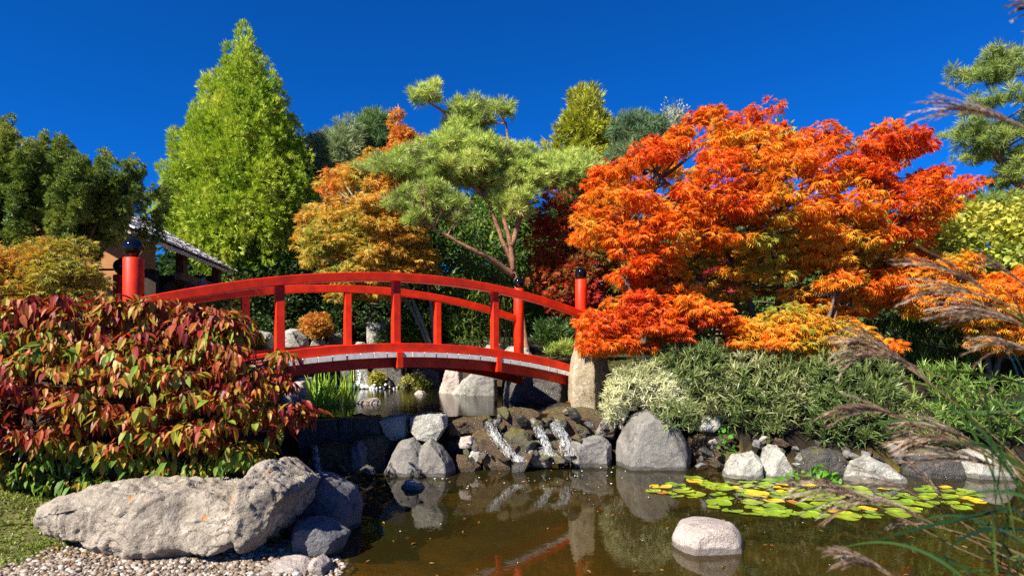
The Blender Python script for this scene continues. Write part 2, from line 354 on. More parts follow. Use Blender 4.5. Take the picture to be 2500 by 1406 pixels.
# ------------------------------------------------------------------ rocks
def hull(points_list):
    bm = bmesh.new()
    for pts in points_list:
        b2 = bmesh.new()
        for p in pts: b2.verts.new(p)
        r = bmesh.ops.convex_hull(b2, input=b2.verts[:]); bmesh.ops.delete(b2, geom=list(set(x for x in r['geom_interior']+r['geom_unused'] if isinstance(x, bmesh.types.BMVert))), context='VERTS')
        tmp = bpy.data.meshes.new('t'); b2.to_mesh(tmp); b2.free(); bm.from_mesh(tmp); bpy.data.meshes.remove(tmp)
    return bm
def finish_rock(name, bm, mat, org, vox, rough, smooth_it, seed, fs):
    me = bpy.data.meshes.new('t'); bm.to_mesh(me); bm.free(); o = bpy.data.objects.new('t', me); COL.objects.link(o)
    r = o.modifiers.new('r', 'REMESH'); r.mode = 'VOXEL'; r.voxel_size = vox
    if smooth_it: s = o.modifiers.new('s', 'SMOOTH'); s.factor = .5; s.iterations = smooth_it
    dg = bpy.context.evaluated_depsgraph_get(); m2 = bpy.data.meshes.new_from_object(o.evaluated_get(dg)); bpy.data.objects.remove(o); bpy.data.meshes.remove(me)
    n = len(m2.vertices); V = np.empty(n*3, np.float32); m2.vertices.foreach_get('co', V); V = V.reshape(-1, 3)
    Nn = np.empty(n*3, np.float32); m2.vertices.foreach_get('normal', Nn); Nn = Nn.reshape(-1, 3)
    f = fbm(V*fs+seed, 5, seed % 97); rd = 1-np.abs(2*fbm(V*fs*.7+seed*1.7, 4, seed % 89)-1)
    w = V*fs*.9+seed*.37; q = np.floor(fbm(w, 2, seed % 83)*9)/9-fbm(w, 2, seed % 83)               # broken steps in the stone
    V = V+Nn*((f-.5)*2*rough+(rd-.75)*rough*1.3+q*rough*2.2+(fbm(V*fs*6+seed, 3, seed % 71)-.5)*rough*.45)[:, None] - np.asarray(org, np.float32)
    m2.vertices.foreach_set('co', V.astype(np.float32).ravel()); m2.polygons.foreach_set('use_smooth', np.ones(len(m2.polygons), bool)); m2.update()
    m2.name = name; m2.materials.clear(); m2.materials.append(mat)
    o = bpy.data.objects.new(name, m2); COL.objects.link(o); o.location = org; return o
RS = [100]
def rock(name, label, outs, D, thick, mat, rough=None, sm=2, fr=.66, shift=(0, 0), drop=.0, cat='rock', group=None, vox=None, fs=None, lean=0):
    """outline(s) of the visible face in photo pixels at depth D, rounded off to the front and the back"""
    if not isinstance(outs[0], list): outs = [outs]
    RS[0] += 7; rg = np.random.default_rng(RS[0]); P3 = []; allp = []
    for o in outs:
        A = np.array([at(x, y, D) for x, y in o]); 
        if drop:
            lo = A[:, 2] < A[:, 2].min()+.12; B = A[lo].copy(); B[:, 2] -= drop; A = np.vstack((A, B))
        c = A.mean(0); h = thick/2; L = [A]
        for sgn, f2 in ((-1, fr), (1, fr*.95)):
            Q = c+(A-c)*(f2+rg.uniform(-.1, .1, len(A)))[:, None]; Q[:, 2] = c[2]+(A[:, 2]-c[2])*(f2+.14+rg.uniform(-.08, .06, len(A)))
            Q[:, 1] = D+sgn*h*rg.uniform(.7, 1.05, len(A))
            if sgn > 0: Q[:, 0] += shift[0]; Q[:, 2] += shift[1]
            else: Q[:, 2] -= lean
            L.append(Q)
            Q2 = c+(A-c)*(1+f2)/2*rg.uniform(.95, 1.04, len(A))[:, None]; Q2[:, 1] = D+sgn*h*rg.uniform(.3, .6, len(A)); L.append(Q2)
        P3.append(np.vstack(L)); allp.append(A)
    AA = np.vstack(allp); size = max(np.ptp(AA[:, 0]), np.ptp(AA[:, 2]))
    org = np.array((AA[:, 0].mean(), D, AA[:, 2].min()))
    vox = vox or max(.009, min(.05, size/52)); rough = size*.05 if rough is None else rough; sm = max(0, sm-1)
    o = finish_rock(name, hull(P3), mat, org, vox, rough, sm, RS[0], fs or 2.2/size)
    return tag(o, label, cat, group)

rock('boulder', 'long reclining lichen-spotted boulder with a raised horn at its right end, on the gravel shore',
     [[(112, 1228), (160, 1206), (225, 1186), (330, 1178), (480, 1182), (598, 1188), (690, 1215), (715, 1255), (675, 1312), (560, 1346), (430, 1344), (300, 1306), (165, 1285), (120, 1262)],
      [(612, 1200), (640, 1136), (660, 1128), (752, 1164), (757, 1186), (705, 1270), (650, 1322), (622, 1300)]], 5.55, 1.1, M['rock_warm'], rough=.085, sm=1, vox=.014, fs=2.6, fr=.74)
rock('boulder', 'dark smooth boulder at the water behind the horned boulder, in its shadow', [(700, 1290), (715, 1195), (745, 1150), (810, 1150), (868, 1188), (885, 1235), (870, 1285)], 6.5, .9, M['rock_blue'], sm=4, drop=.15)
rock('boulder', 'low flat-topped stone lying half in shade at the pond edge below the horned boulder', [(716, 1300), (724, 1270), (755, 1261), (800, 1266), (856, 1296), (835, 1325), (765, 1338), (722, 1325)], 5.6, .55, M['rock_blue'], sm=2, drop=.1)
rock('stepping_stone', 'flat grey stepping stone set in pebbles in front of the horned boulder', [(598, 1372), (640, 1352), (705, 1348), (725, 1362), (690, 1384), (610, 1388)], 5.35, .5, M['rock_pink'], sm=4, fr=.8)
rock('stepping_stone', 'flat stepping stone at the bottom edge of the photo beside pebbles', [(592, 1392), (640, 1376), (740, 1370), (765, 1384), (700, 1406), (600, 1410)], 5.08, .42, M['rock_pink'], sm=4, fr=.8)
rock('stepping_stone', 'small flat stone at the water edge among pebbles, nearest the pond', [(755, 1372), (775, 1360), (800, 1376), (806, 1392), (770, 1396)], 5.12, .3, M['rock_pink'], sm=4, fr=.8)
rock('pond_boulder', 'rounded pale pinkish boulder standing alone in the pond in front of the lily pads', [(1640, 1335), (1640, 1304), (1662, 1276), (1715, 1269), (1785, 1272), (1808, 1296), (1816, 1335)], 5.85, .62, M['rock_pink'], sm=30, drop=.3, rough=.012, fr=.72)
rock('pond_stone', 'small pointed stone breaking the water surface below the weir', [(978, 1188), (990, 1173), (1010, 1169), (1030, 1176), (1040, 1190)], 8.35, .3, M['rock_pale'], sm=2, drop=.15)
# the weir
W1 = 'dark blocks of the weir wall'
rock('weir_block', 'dark wet wall block at the left end of the weir, next to the red bush', [(738, 1024), (832, 1022), (836, 1075), (742, 1080)], 9.85, .5, M['rock_wet'], sm=1, fr=.95, drop=.25)
rock('weir_block', 'dark wet squared wall block of the weir, left of the two pale cap stones', [(834, 1020), (930, 1018), (932, 1062), (838, 1068)], 9.85, .5, M['rock_wet'], sm=1, fr=.95, drop=.25)
rock('rock', 'dark rust-streaked wet rock with a thin trickle, under the left weir wall', [(750, 1165), (755, 1090), (800, 1076), (860, 1084), (885, 1120), (885, 1160)], 9.45, .6, M['rock_brown'], drop=.2)
rock('rock', 'narrow dark wedge-shaped rock leaning before the mossy rock', [(858, 1150), (860, 1084), (880, 1074), (898, 1092), (896, 1112), (884, 1150)], 9.35, .35, M['rock_blue'], sm=0, drop=.2)
rock('rock', 'squat rock thickly covered in green moss, left of the grey faceted rock', [(856, 1062), (900, 1050), (945, 1054), (966, 1078), (962, 1125), (905, 1142), (875, 1120)], 9.75, .6, M['rock_moss'], drop=.2)
rock('rock', 'large dark grey faceted rock with two peaks at the foot of the weir', [[(936, 1152), (960, 1105), (978, 1076), (1010, 1068), (1030, 1088), (1050, 1152)], [(1010, 1152), (1022, 1096), (1052, 1066), (1084, 1088), (1106, 1122), (1112, 1150)]], 9.4, .7, M['rock_grey'], sm=0, drop=.2, rough=.03)
rock('cap_stone', 'pale flat-topped cap stone on the weir, left of the larger cap stone', [(930, 1024), (950, 1014), (1000, 1010), (1002, 1062), (960, 1070), (936, 1052)], 9.85, .5, M['rock_pale'], sm=1, fr=.85)
rock('cap_stone', 'large pale flat cap stone in the middle of the weir above the grey faceted rock', [(1003, 1016), (1040, 1005), (1090, 1012), (1094, 1040), (1070, 1076), (1020, 1066), (1004, 1050)], 9.75, .6, M['rock_pale'], sm=1, fr=.85)
rock('rock', 'brown mossy overhanging ledge right of the pale cap stones', [(1082, 1022), (1130, 1014), (1196, 1016), (1200, 1052), (1140, 1056), (1090, 1066)], 10.1, .7, M['rock_brown'], drop=0)
rock('rock', 'dark wet hollow of rock behind the small rounded stones', [(1080, 1062), (1190, 1050), (1200, 1120), (1080, 1135)], 10.3, .4, M['rock_wet'], drop=.3)
rock('rock', 'small rounded brown and white stone perched in the wet hollow', [(1112, 1080), (1125, 1066), (1150, 1062), (1162, 1078), (1152, 1094), (1122, 1094)], 9.8, .25, M['rock_pink'], sm=3)
rock('rock', 'small smooth grey stone lower in the wet hollow', [(1140, 1114), (1152, 1100), (1172, 1102), (1182, 1118), (1165, 1128), (1146, 1126)], 9.7, .22, M['rock_pale'], sm=4)
rock('rock', 'yellowish mossy slab at the waterline under the wet hollow', [(1108, 1142), (1116, 1108), (1140, 1112), (1146, 1132), (1172, 1136), (1170, 1148)], 9.6, .3, M['rock_brown'], drop=.15)
rock('rock', 'sloping moss-brown rock down the left side of the main waterfall', [(1150, 1058), (1190, 1040), (1225, 1090), (1262, 1130), (1250, 1142), (1190, 1140), (1165, 1100)], 9.85, .45, M['rock_brown'], drop=.2)
rock('rock', 'upright mossy rock between the two waterfalls', [(1228, 1060), (1250, 1040), (1280, 1042), (1302, 1070), (1304, 1110), (1275, 1128), (1240, 1118)], 9.85, .5, M['rock_moss'], drop=.2)
rock('rock', 'root-hung mossy ledge at the lip above the two waterfalls', [(1212, 1002), (1255, 993), (1300, 996), (1322, 1010), (1320, 1040), (1262, 1046), (1216, 1034)], 10.45, .6, M['rock_brown'], drop=.2)
rock('rock', 'small grey-brown rock at the foot of the right waterfall', [(1292, 1118), (1298, 1096), (1322, 1088), (1344, 1098), (1348, 1120)], 9.8, .3, M['rock_grey'], sm=3, drop=.15)
rock('rock', 'green mossy stone splitting the right waterfall in two', [(1338, 1110), (1340, 1072), (1356, 1058), (1374, 1068), (1376, 1110)], 10.0, .35, M['rock_moss'], drop=.15)
rock('rock', 'broad brown leaf-strewn ledge under the foot of the standing stone', [(1322, 1004), (1370, 990), (1440, 996), (1492, 1016), (1480, 1056), (1400, 1066), (1340, 1060)], 10.75, .8, M['rock_brown'], drop=.3)
rock('rock', 'low rounded grey boulder right of the waterfall at the waterline', [(1386, 1116), (1392, 1080), (1420, 1062), (1470, 1062), (1494, 1084), (1494, 1120)], 10.1, .6, M['rock_grey'], sm=4, drop=.2)
rock('rock', 'small grey stone wedged above the rounded boulder beside the waterfall', [(1446, 1050), (1456, 1024), (1490, 1014), (1508, 1036), (1500, 1060)], 10.55, .45, M['rock_grey'], drop=.1)
rock('rock', 'white-lichened upright stone beside the variegated shrub', [(1476, 1022), (1482, 978), (1502, 956), (1528, 962), (1536, 1010), (1520, 1040)], 10.9, .5, M['rock_pale'], drop=.2)
rock('boulder', 'big smooth grey boulder at the right bank with leaf shadows across it', [(1502, 1126), (1504, 1078), (1538, 1012), (1574, 994), (1622, 1008), (1664, 1052), (1688, 1098), (1684, 1136)], 10.1, 1.1, M['rock_grey'], sm=12, drop=.3, rough=.03, shift=(.1, 0))
rock('rock', 'pale stone capping the right bank right of the big smooth boulder', [(1690, 1038), (1716, 1010), (1752, 1016), (1762, 1036), (1735, 1052), (1700, 1052)], 10.3, .5, M['rock_pale'])
rock('rock', 'rough brown rock in the right bank under the pale capping stone', [(1676, 1132), (1680, 1066), (1730, 1048), (1784, 1056), (1790, 1128), (1740, 1142)], 10.3, .6, M['rock_brown'], drop=.2)
rock('rock', 'dappled whitish rock at the waterline, left one of the pair at the lilies', [(1764, 1164), (1778, 1128), (1800, 1106), (1836, 1100), (1856, 1120), (1862, 1166)], 9.15, .6, M['rock_pale'], drop=.2)
rock('rock', 'dappled whitish peaked rock, right one of the pair at the lilies', [(1844, 1166), (1858, 1108), (1874, 1082), (1894, 1084), (1918, 1126), (1934, 1150), (1930, 1168)], 9.2, .6, M['rock_pale'], drop=.2, sm=1)
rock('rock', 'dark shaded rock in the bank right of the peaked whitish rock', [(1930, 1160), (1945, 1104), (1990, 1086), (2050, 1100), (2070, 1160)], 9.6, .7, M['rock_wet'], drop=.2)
rock('rock', 'streaked grey and white rock at the far side of the lily pads', [(2056, 1172), (2074, 1126), (2110, 1110), (2160, 1130), (2204, 1160), (2208, 1180)], 8.9, .6, M['rock_pale'], drop=.2)
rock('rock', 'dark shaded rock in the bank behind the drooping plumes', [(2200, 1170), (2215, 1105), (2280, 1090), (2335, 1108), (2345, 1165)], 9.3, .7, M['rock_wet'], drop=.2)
rock('rock', 'pale flat rock at the far right waterline behind the silver grass', [(2336, 1158), (2345, 1108), (2380, 1094), (2438, 1098), (2460, 1150)], 9.2, .7, M['rock_pale'], drop=.2)
rock('rock', 'brown rock high in the right bank under the ribbon grass', [(1850, 1070), (1870, 1030), (1930, 1020), (1960, 1060), (1930, 1090)], 10.2, .6, M['rock_brown'])
# around the upper pool
rock('standing_stone', 'tall ochre standing stone carrying the right end of the red bridge', [(1390, 1008), (1386, 965), (1398, 930), (1392, 875), (1400, 845), (1424, 834), (1446, 846), (1452, 900), (1444, 950), (1456, 1008)], 11.05, .62, M['rock_stand'], sm=1, shift=(.36, -.02), drop=.1, fr=.8, rough=.025)
rock('boulder', 'round grey boulder left of the iris clump in the upper pool', [(688, 988), (700, 946), (735, 922), (760, 922), (772, 950), (768, 988)], 12.5, .8, M['rock_pink'], sm=4, drop=.2)
rock('pond_stone', 'low flat stone in the upper pool right of the iris clump', [(866, 986), (888, 972), (922, 970), (934, 984)], 12.7, .4, M['rock_pink'], sm=4, drop=.15)
rock('pond_stone', 'tiny rounded stone in the middle of the upper pool', [(1010, 962), (1022, 952), (1034, 953), (1042, 962)], 15.6, .35, M['rock_pink'], sm=4, drop=.15)
rock('rock', 'pale leaning slab behind the upper pool, left of the three under the bridge', [(1072, 956), (1090, 890), (1125, 885), (1135, 956)], 16.2, .7, M['rock_pink'], sm=1, drop=.2)
rock('rock', 'whitish sloping rock behind the upper pool, middle of the three under the bridge', [(1104, 960), (1128, 926), (1160, 905), (1176, 962)], 15.6, .6, M['rock_pale'], sm=1, drop=.2)
rock('rock', 'blue-grey angular rock behind the upper pool, right of the three under the bridge', [(1140, 968), (1152, 915), (1196, 905), (1214, 925), (1214, 970)], 15.1, .5, M['rock_grey'], sm=0, drop=.2)
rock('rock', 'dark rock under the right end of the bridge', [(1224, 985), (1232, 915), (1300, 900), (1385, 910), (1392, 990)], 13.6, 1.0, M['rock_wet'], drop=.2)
rock('rock', 'pale angular rock on the far bank left of the orange dome shrub', [(686, 850), (690, 816), (708, 802), (728, 804), (752, 826), (756, 852)], 18.6, .9, M['rock_pale'], sm=0, drop=.3)
rock('rock', 'small grey rock under the orange dome shrub', [(752, 850), (764, 828), (790, 828), (800, 850)], 18.8, .5, M['rock_pale'], sm=1, drop=.3)
rock('rock', 'brownish rock on the far bank right of the orange dome shrub', [(790, 850), (808, 814), (832, 812), (846, 836), (846, 850)], 19.3, .6, M['rock_grey'], sm=1, drop=.3)
rock('stone_block', 'squared white stone block standing on the far bank seen through the railing', [(899, 838), (900, 793), (912, 790), (946, 792), (950, 838)], 19.2, .5, M['rock_pale'], sm=0, fr=.95, drop=.3)
rock('rock', 'small pinkish stone on the far bank left of the squared white block', [(862, 846), (872, 834), (890, 834), (898, 848)], 18.6, .4, M['rock_pink'], sm=3, drop=.3)
rock('rock', 'pale rock on the far bank glimpsed behind the left baluster', [(618, 820), (630, 806), (660, 812), (668, 826)], 18.8, .6, M['rock_pale'], sm=1, drop=.4)
rock('rock', 'whitish low rocks edge behind the right baluster at the pine foot', [(1172, 858), (1190, 842), (1222, 840), (1232, 860)], 14.9, .6, M['rock_pale'], sm=1, drop=.3)
rock('rock', 'whitish rock beside the foot of the pine behind the far bridge post', [(1222, 862), (1240, 846), (1290, 848), (1306, 868)], 14.7, .6, M['rock_pale'], sm=1, drop=.3)
rock('rock', 'dark rock left of the little upper waterfall', [(800, 958), (812, 900), (850, 885), (876, 900), (880, 955)], 18.9, .8, M['rock_wet'], drop=.2)
rock('rock', 'dark mossy rock right of the little upper waterfall', [(905, 955), (910, 905), (950, 885), (1000, 890), (1010, 955)], 18.9, .8, M['rock_wet'], drop=.2)
rock('rock', 'dark rock in the far pool wall left of the pale leaning slab', [(1000, 955), (1010, 900), (1050, 885), (1090, 900), (1092, 955)], 18.6, .8, M['rock_wet'], drop=.2)
# small broken stones packed into the weir face and the right bank
def small_stones(zone, n, D0, D1, size, mats, name, label, group, seed):
    rg = np.random.default_rng(seed); zone = np.array(zone, float); base = []
    for k in range(6):
        RS[0] += 7; pts = norm_(rg.normal(size=(16, 3)))*rg.uniform(.6, 1.1, (16, 1))*np.array((1, .8, .75))
        o = finish_rock(name, hull([pts]), mats[k % len(mats)], np.zeros(3), .085, .10, 0, RS[0], 1.1); base.append(o.data); bpy.data.objects.remove(o)
    m = 0
    while m < n:
        q = rg.uniform(zone.min(0), zone.max(0))
        if psd(q[None], zone)[0] < 0: continue
        t = (q[1]-zone[:, 1].min())/np.ptp(zone[:, 1]); p = at(q[0], q[1], D1+(D0-D1)*t+rg.uniform(-.12, .12)); r = size*math.exp(rg.normal()*.4)
        o = bpy.data.objects.new(name, base[rg.integers(6)]); COL.objects.link(o); o.location = p; o.scale = (r*rg.uniform(.8, 1.5), r, r*rg.uniform(.7, 1.1)); o.rotation_euler = rg.uniform(0, 6.28, 3)*np.array((.15, .15, 1)); tag(o, label, 'rock', group); m += 1
def norm_(v): return v/np.linalg.norm(v, axis=1)[:, None]
small_stones([(1095, 1030), (1200, 1005), (1320, 998), (1480, 1010), (1490, 1060), (1400, 1075), (1390, 1125), (1180, 1140), (1120, 1100)], 80, 9.5, 10.3, .105, [M['rock_moss'], M['rock_brown'], M['rock_wet'], M['rock_brown'], M['rock_grey'], M['rock_moss']], 'weir_stone', 'small brown mossy stone packed in the weir face around the waterfalls', 'small stones of the weir face', 31)
small_stones([(1670, 1075), (1760, 1040), (1900, 1070), (2100, 1085), (2330, 1085), (2460, 1100), (2460, 1165), (2200, 1172), (1940, 1166), (1690, 1140)], 60, 9.4, 9.9, .125, [M['rock_wet'], M['rock_brown'], M['rock_pale'], M['rock_grey'], M['rock_moss'], M['rock_wet']], 'bank_stone', 'small broken stone at the foot of the right bank behind the lily pads', 'small stones of the right bank', 32)
small_stones([(745, 1090), (860, 1085), (900, 1130), (930, 1150), (900, 1168), (760, 1168)], 22, 9.0, 9.5, .09, [M['rock_wet'], M['rock_brown'], M['rock_moss'], M['rock_wet'], M['rock_brown'], M['rock_wet']], 'weir_stone', 'small dark wet stone in the shaded weir foot left of the grey faceted rock', 'small stones of the shaded weir foot', 33)

# ------------------------------------------------------------------ red bridge
TH = math.radians(36.2); BC, BS = math.cos(TH), math.sin(TH); BX, BY, BL, BW = -4.476, 7.17, 7.154, 1.95
def bp(s, w, z): return np.array((BX+s*BC-w*BS, BY+s*BS+w*BC, z))
RAIL = lambda s: -.0390*s*s+.2985*s+2.490
KERB = lambda s: -.0347*s*s+.2490*s+1.556
DECK = lambda s: -.0347*s*s+.2470*s+1.428
def arc(mb, s0, s1, w0, w1, top, bot, n=48):
    R = []
    for s in np.linspace(s0, s1, n): R.append([bp(s, w0, bot(s)), bp(s, w1, bot(s)), bp(s, w1, top(s)), bp(s, w0, top(s))])
    mb.rings(R)
br = empty('red_bridge', bp(BL/2, BW/2, .9), 'arched vermilion footbridge with black ball finials and pale deck planks over the weir pool', 'bridge')
for side, label in ((0, None), (1, None)):
    f = (lambda w: w) if side == 0 else (lambda w: BW-w)
    mb = MB(); arc(mb, .0, BL-.02, f(-.10), f(.05), RAIL, lambda s: RAIL(s)-.128); bevel(mb.build('handrail', M['red'], br), .01)
    mb = MB(); arc(mb, .06, BL+.05, f(-.10), f(.06), KERB, lambda s: KERB(s)-.128); bevel(mb.build('kerb_beam', M['red'], br), .008)
    mb = MB(); arc(mb, .06, BL+.05, f(.0), f(.09), lambda s: DECK(s)-.078, lambda s: DECK(s)-.235); bevel(mb.build('side_beam', M['red'], br), .008)
    for s in (1.67, 3.37, 5.18):
        mb = MB(); z0, z1 = KERB(s)-.004, RAIL(s)-.124; a, b = s-.06, s+.06
        V = [bp(a, f(-.06), z0), bp(b, f(-.06), z0), bp(b, f(.05), z0), bp(a, f(.05), z0), bp(a, f(-.05), z1), bp(b, f(-.05), z1), bp(b, f(.04), z1), bp(a, f(.04), z1)]
        mb.box8(V); bevel(mb.build('baluster', M['red'], br), .009)
        mb = MB(); s2 = s+.01; a, b = s2-.05, s2+.05; z0, z1 = DECK(s2)-.236, KERB(s2)-.130
        mb.box8([bp(a, f(-.142), z0), bp(b, f(-.142), z0), bp(b, f(-.003), z0), bp(a, f(-.003), z0), bp(a, f(-.142), z1), bp(b, f(-.142), z1), bp(b, f(-.003), z1), bp(a, f(-.003), z1)])
        bevel(mb.build('side_block', M['red'], br), .006)
    for s, zt, zb in ((-.0, 2.975, 1.0), (BL, 3.232, 1.46)):
        c = bp(s, f(-.0), 0); mb = MB()
        mb.lathe([(.110, zb), (.110, zt-.012), (.104, zt-.003), (.09, zt)], (c[0], c[1], 0), 32); po = mb.build('post', M['red'], br, smooth=True)
        for p in po.data.polygons: p.use_smooth = abs(p.normal.z) < .5
        mb = MB(); mb.lathe([(.062, -.01), (.058, .02), (.075, .035), (.098, .065), (.111, .105), (.112, .125), (.104, .165), (.080, .203), (.050, .222), (.030, .232), (.018, .247), (.004, .253)], (c[0], c[1], zt), 28)
        mb.build('finial', M['black_gloss'], po, smooth=True)
mb = MB(); s = .1; rg = np.random.default_rng(3)
GAPS = [x+.01 for x in (1.67, 3.37, 5.18)]
while s < BL:
    wd = .205; a, b = s, min(s+wd-.012, BL+.08); o1, o2 = rg.uniform(-.006, .006, 2)
    e1 = -.130
    if any(abs((a+b)/2-g) < .16 for g in GAPS): pass
    for (p, q) in [(a, b)]:
        cut = [g for g in GAPS if p-.06 < g < q+.06]
        w0 = e1+o1; 
        if cut:
            g = cut[0]
            # plank ends notched round the side blocks
            V = [bp(p, .002, DECK(p)-.076), bp(q, .002, DECK(q)-.076), bp(q, BW-.002, DECK(q)-.076), bp(p, BW-.002, DECK(p)-.076), bp(p, .002, DECK(p)-.002), bp(q, .002, DECK(q)-.002), bp(q, BW-.002, DECK(q)-.002), bp(p, BW-.002, DECK(p)-.002)]
            mb.box8(V)
            for u, v in ((p, min(q, g-.056)), (max(p, g+.056), q)):
                if v-u > .01:
                    for wa, wb in ((w0, .0), (BW, BW+.130)):
                        mb.box8([bp(u, wa, DECK(u)-.076), bp(v, wa, DECK(v)-.076), bp(v, wb, DECK(v)-.076), bp(u, wb, DECK(u)-.076), bp(u, wa, DECK(u)-.002), bp(v, wa, DECK(v)-.002), bp(v, wb, DECK(v)-.002), bp(u, wb, DECK(u)-.002)])
        else:
            mb.box8([bp(p, w0, DECK(p)-.076), bp(q, w0, DECK(q)-.076), bp(q, BW+.130+o2, DECK(q)-.076), bp(p, BW+.130+o2, DECK(p)-.076), bp(p, w0, DECK(p)-.002), bp(q, w0, DECK(q)-.002), bp(q, BW+.130+o2, DECK(q)-.002), bp(p, BW+.130+o2, DECK(p)-.002)])
    s += wd
mb.build('deck', M['deckwood'], br)

# ------------------------------------------------------------------ garden house
hs = empty('garden_house', (-8.5, 12.5, gz(-8.5, 12.5)), 'rustic ochre-walled garden house with a silvered shingle roof behind the left bridge posts', 'house')
EZ, EX0, EX1, PIT = 3.90, -6.25, -6.95, math.radians(29)
def rf(u, v, h=0):      # u along the eave (0..1), v up the right slope in metres
    x = EX0+(EX1-EX0)*u; y = 10.0+5.2*u
    return np.array((x-v*math.cos(PIT)+h*math.sin(PIT), y, EZ+v*math.sin(PIT)+h*math.cos(PIT)))
mb = MB(); rg = np.random.default_rng(5); RV = 4.6
mb.box8([rf(0, 0, -.10), rf(1, 0, -.10), rf(1, RV, -.10), rf(0, RV, -.10), rf(0, 0, -.03), rf(1, 0, -.03), rf(1, RV, -.03), rf(0, RV, -.03)])
def lf(u, v, h=0):
    p = rf(u, RV, 0); return np.array((p[0]-v*math.cos(PIT)-h*math.sin(PIT), p[1], p[2]-v*math.sin(PIT)+h*math.cos(PIT)))
mb.box8([lf(0, 0, -.10), lf(1, 0, -.10), lf(1, RV, -.10), lf(0, RV, -.10), lf(0, 0, -.0), lf(1, 0, -.0), lf(1, RV, -.0), lf(0, RV, -.0)][::-1])
v = -.05
while v < RV:
    u = -.012+rg.uniform(-.02, 0)
    while u < 1.0:
        du = rg.uniform(.022, .042); e = rg.uniform(-.02, .02); h0 = .045+rg.uniform(0, .012)
        a, b = u+.002, min(u+du, 1.01)
        mb.box8([rf(a, v+e, h0-.035), rf(b, v+e, h0-.035), rf(b, v+.42, -.02), rf(a, v+.42, -.02), rf(a, v+e, h0), rf(b, v+e, h0), rf(b, v+.42, .005), rf(a, v+.42, .005)])
        u += du
    v += .2
mb.build('roof', M['shingle'], hs)
mb = MB(); yw = 11.25; uw = (yw-10)/5.2; ex = EX0+(EX1-EX0)*uw
A = rf(uw, .25, -.12); T = rf(uw, RV, -.12); Bp = np.array((2*T[0]-A[0], yw, A[2]))
V = []; zb = 3.42
for y in (yw, yw+.14): V += [(A[0], y, zb), (Bp[0], y, zb), (Bp[0], y, Bp[2]), (T[0], y, T[2]), (A[0], y, A[2])]
V = np.array(V); mb.v = [V]; mb.n = 10
mb.q = [np.array([(0, 5, 6, 1), (1, 6, 7, 2), (2, 7, 8, 3), (3, 8, 9, 4), (4, 9, 5, 0)]), np.array([(0, 1, 2, 4), (5, 9, 7, 6)])]; mb.t = [np.array([(4, 2, 3), (9, 8, 7)])]
mb.build('gable_wall', M['ochre'], hs)
mb = MB(); mb.box(((A[0]+Bp[0])/2, yw+.2, (1.2+zb)/2), (abs(A[0]-Bp[0]), .12, zb-1.2)); mb.build('dark_wall', M['dark_brown_wall'], hs)  # dark brown panel whose colour stands in for the shaded opening below the gable
for y in (12.8, 14.9):
    x = EX0+(EX1-EX0)*(y-10)/5.2-.35
    mb = MB(); mb.box((x, y, 2.75), (.16, .16, 2.6)); mb.build('post', M['timber'], hs)
mb = MB(); mb.box((-6.75, 13.6, 3.35), (.14, 3.6, .14), math.radians(7.6)); mb.build('beam', M['timber'], hs)
mb = MB(); mb.box((-7.2, 15.1, 3.42), (1.7, .12, .12)); mb.build('beam', M['timber'], hs)
mb = MB(); mb.box((-9.3, 15.3, 2.5), (3.8, .12, 2.6)); mb.build('dark_wall', M['dark_brown_wall'], hs)
# low ochre wall left of the bridge posts
mb = MB(); a = at(232, 664, 10.4); mb.box((a[0], 10.4, 2.55), (1.25, .2, 1.4)); o = mb.build('garden_wall', M['ochre'], None, (a[0], 10.4, 1.85)); bevel(o, .02); tag(o, 'low ochre plastered wall left of the left bridge posts', 'wall')
# water wheel under the roof
c = at(445, 735, 12.2); wh = empty('water_wheel', c-np.array((0, 0, .6)), 'dark wooden wheel standing in the shade under the shingle roof', 'wheel')
mb = MB(); a = np.linspace(0, 2*math.pi, 33)
R = [[(c[0]+r*math.cos(t), c[1]+y, c[2]+r*math.sin(t)) for r, y in ((.42, -.12), (.42, .12), (.34, .12), (.34, -.12))] for t in a]; mb.rings(R, False); mb.build('rim', M['timber'], wh)
for k in range(4):
    mb = MB(); t = k*math.pi/4; d = np.array((math.cos(t), 0, math.sin(t)))*.345; mb.tube([c-d, c+d], .03, 6); mb.build('spoke', M['timber'], wh)
rock('rock', 'curved grey stone slab standing beside the dark wheel under the eave', [(478, 712), (486, 686), (498, 672), (504, 676), (500, 715)], 12.0, .18, M['rock_grey'], drop=.6)
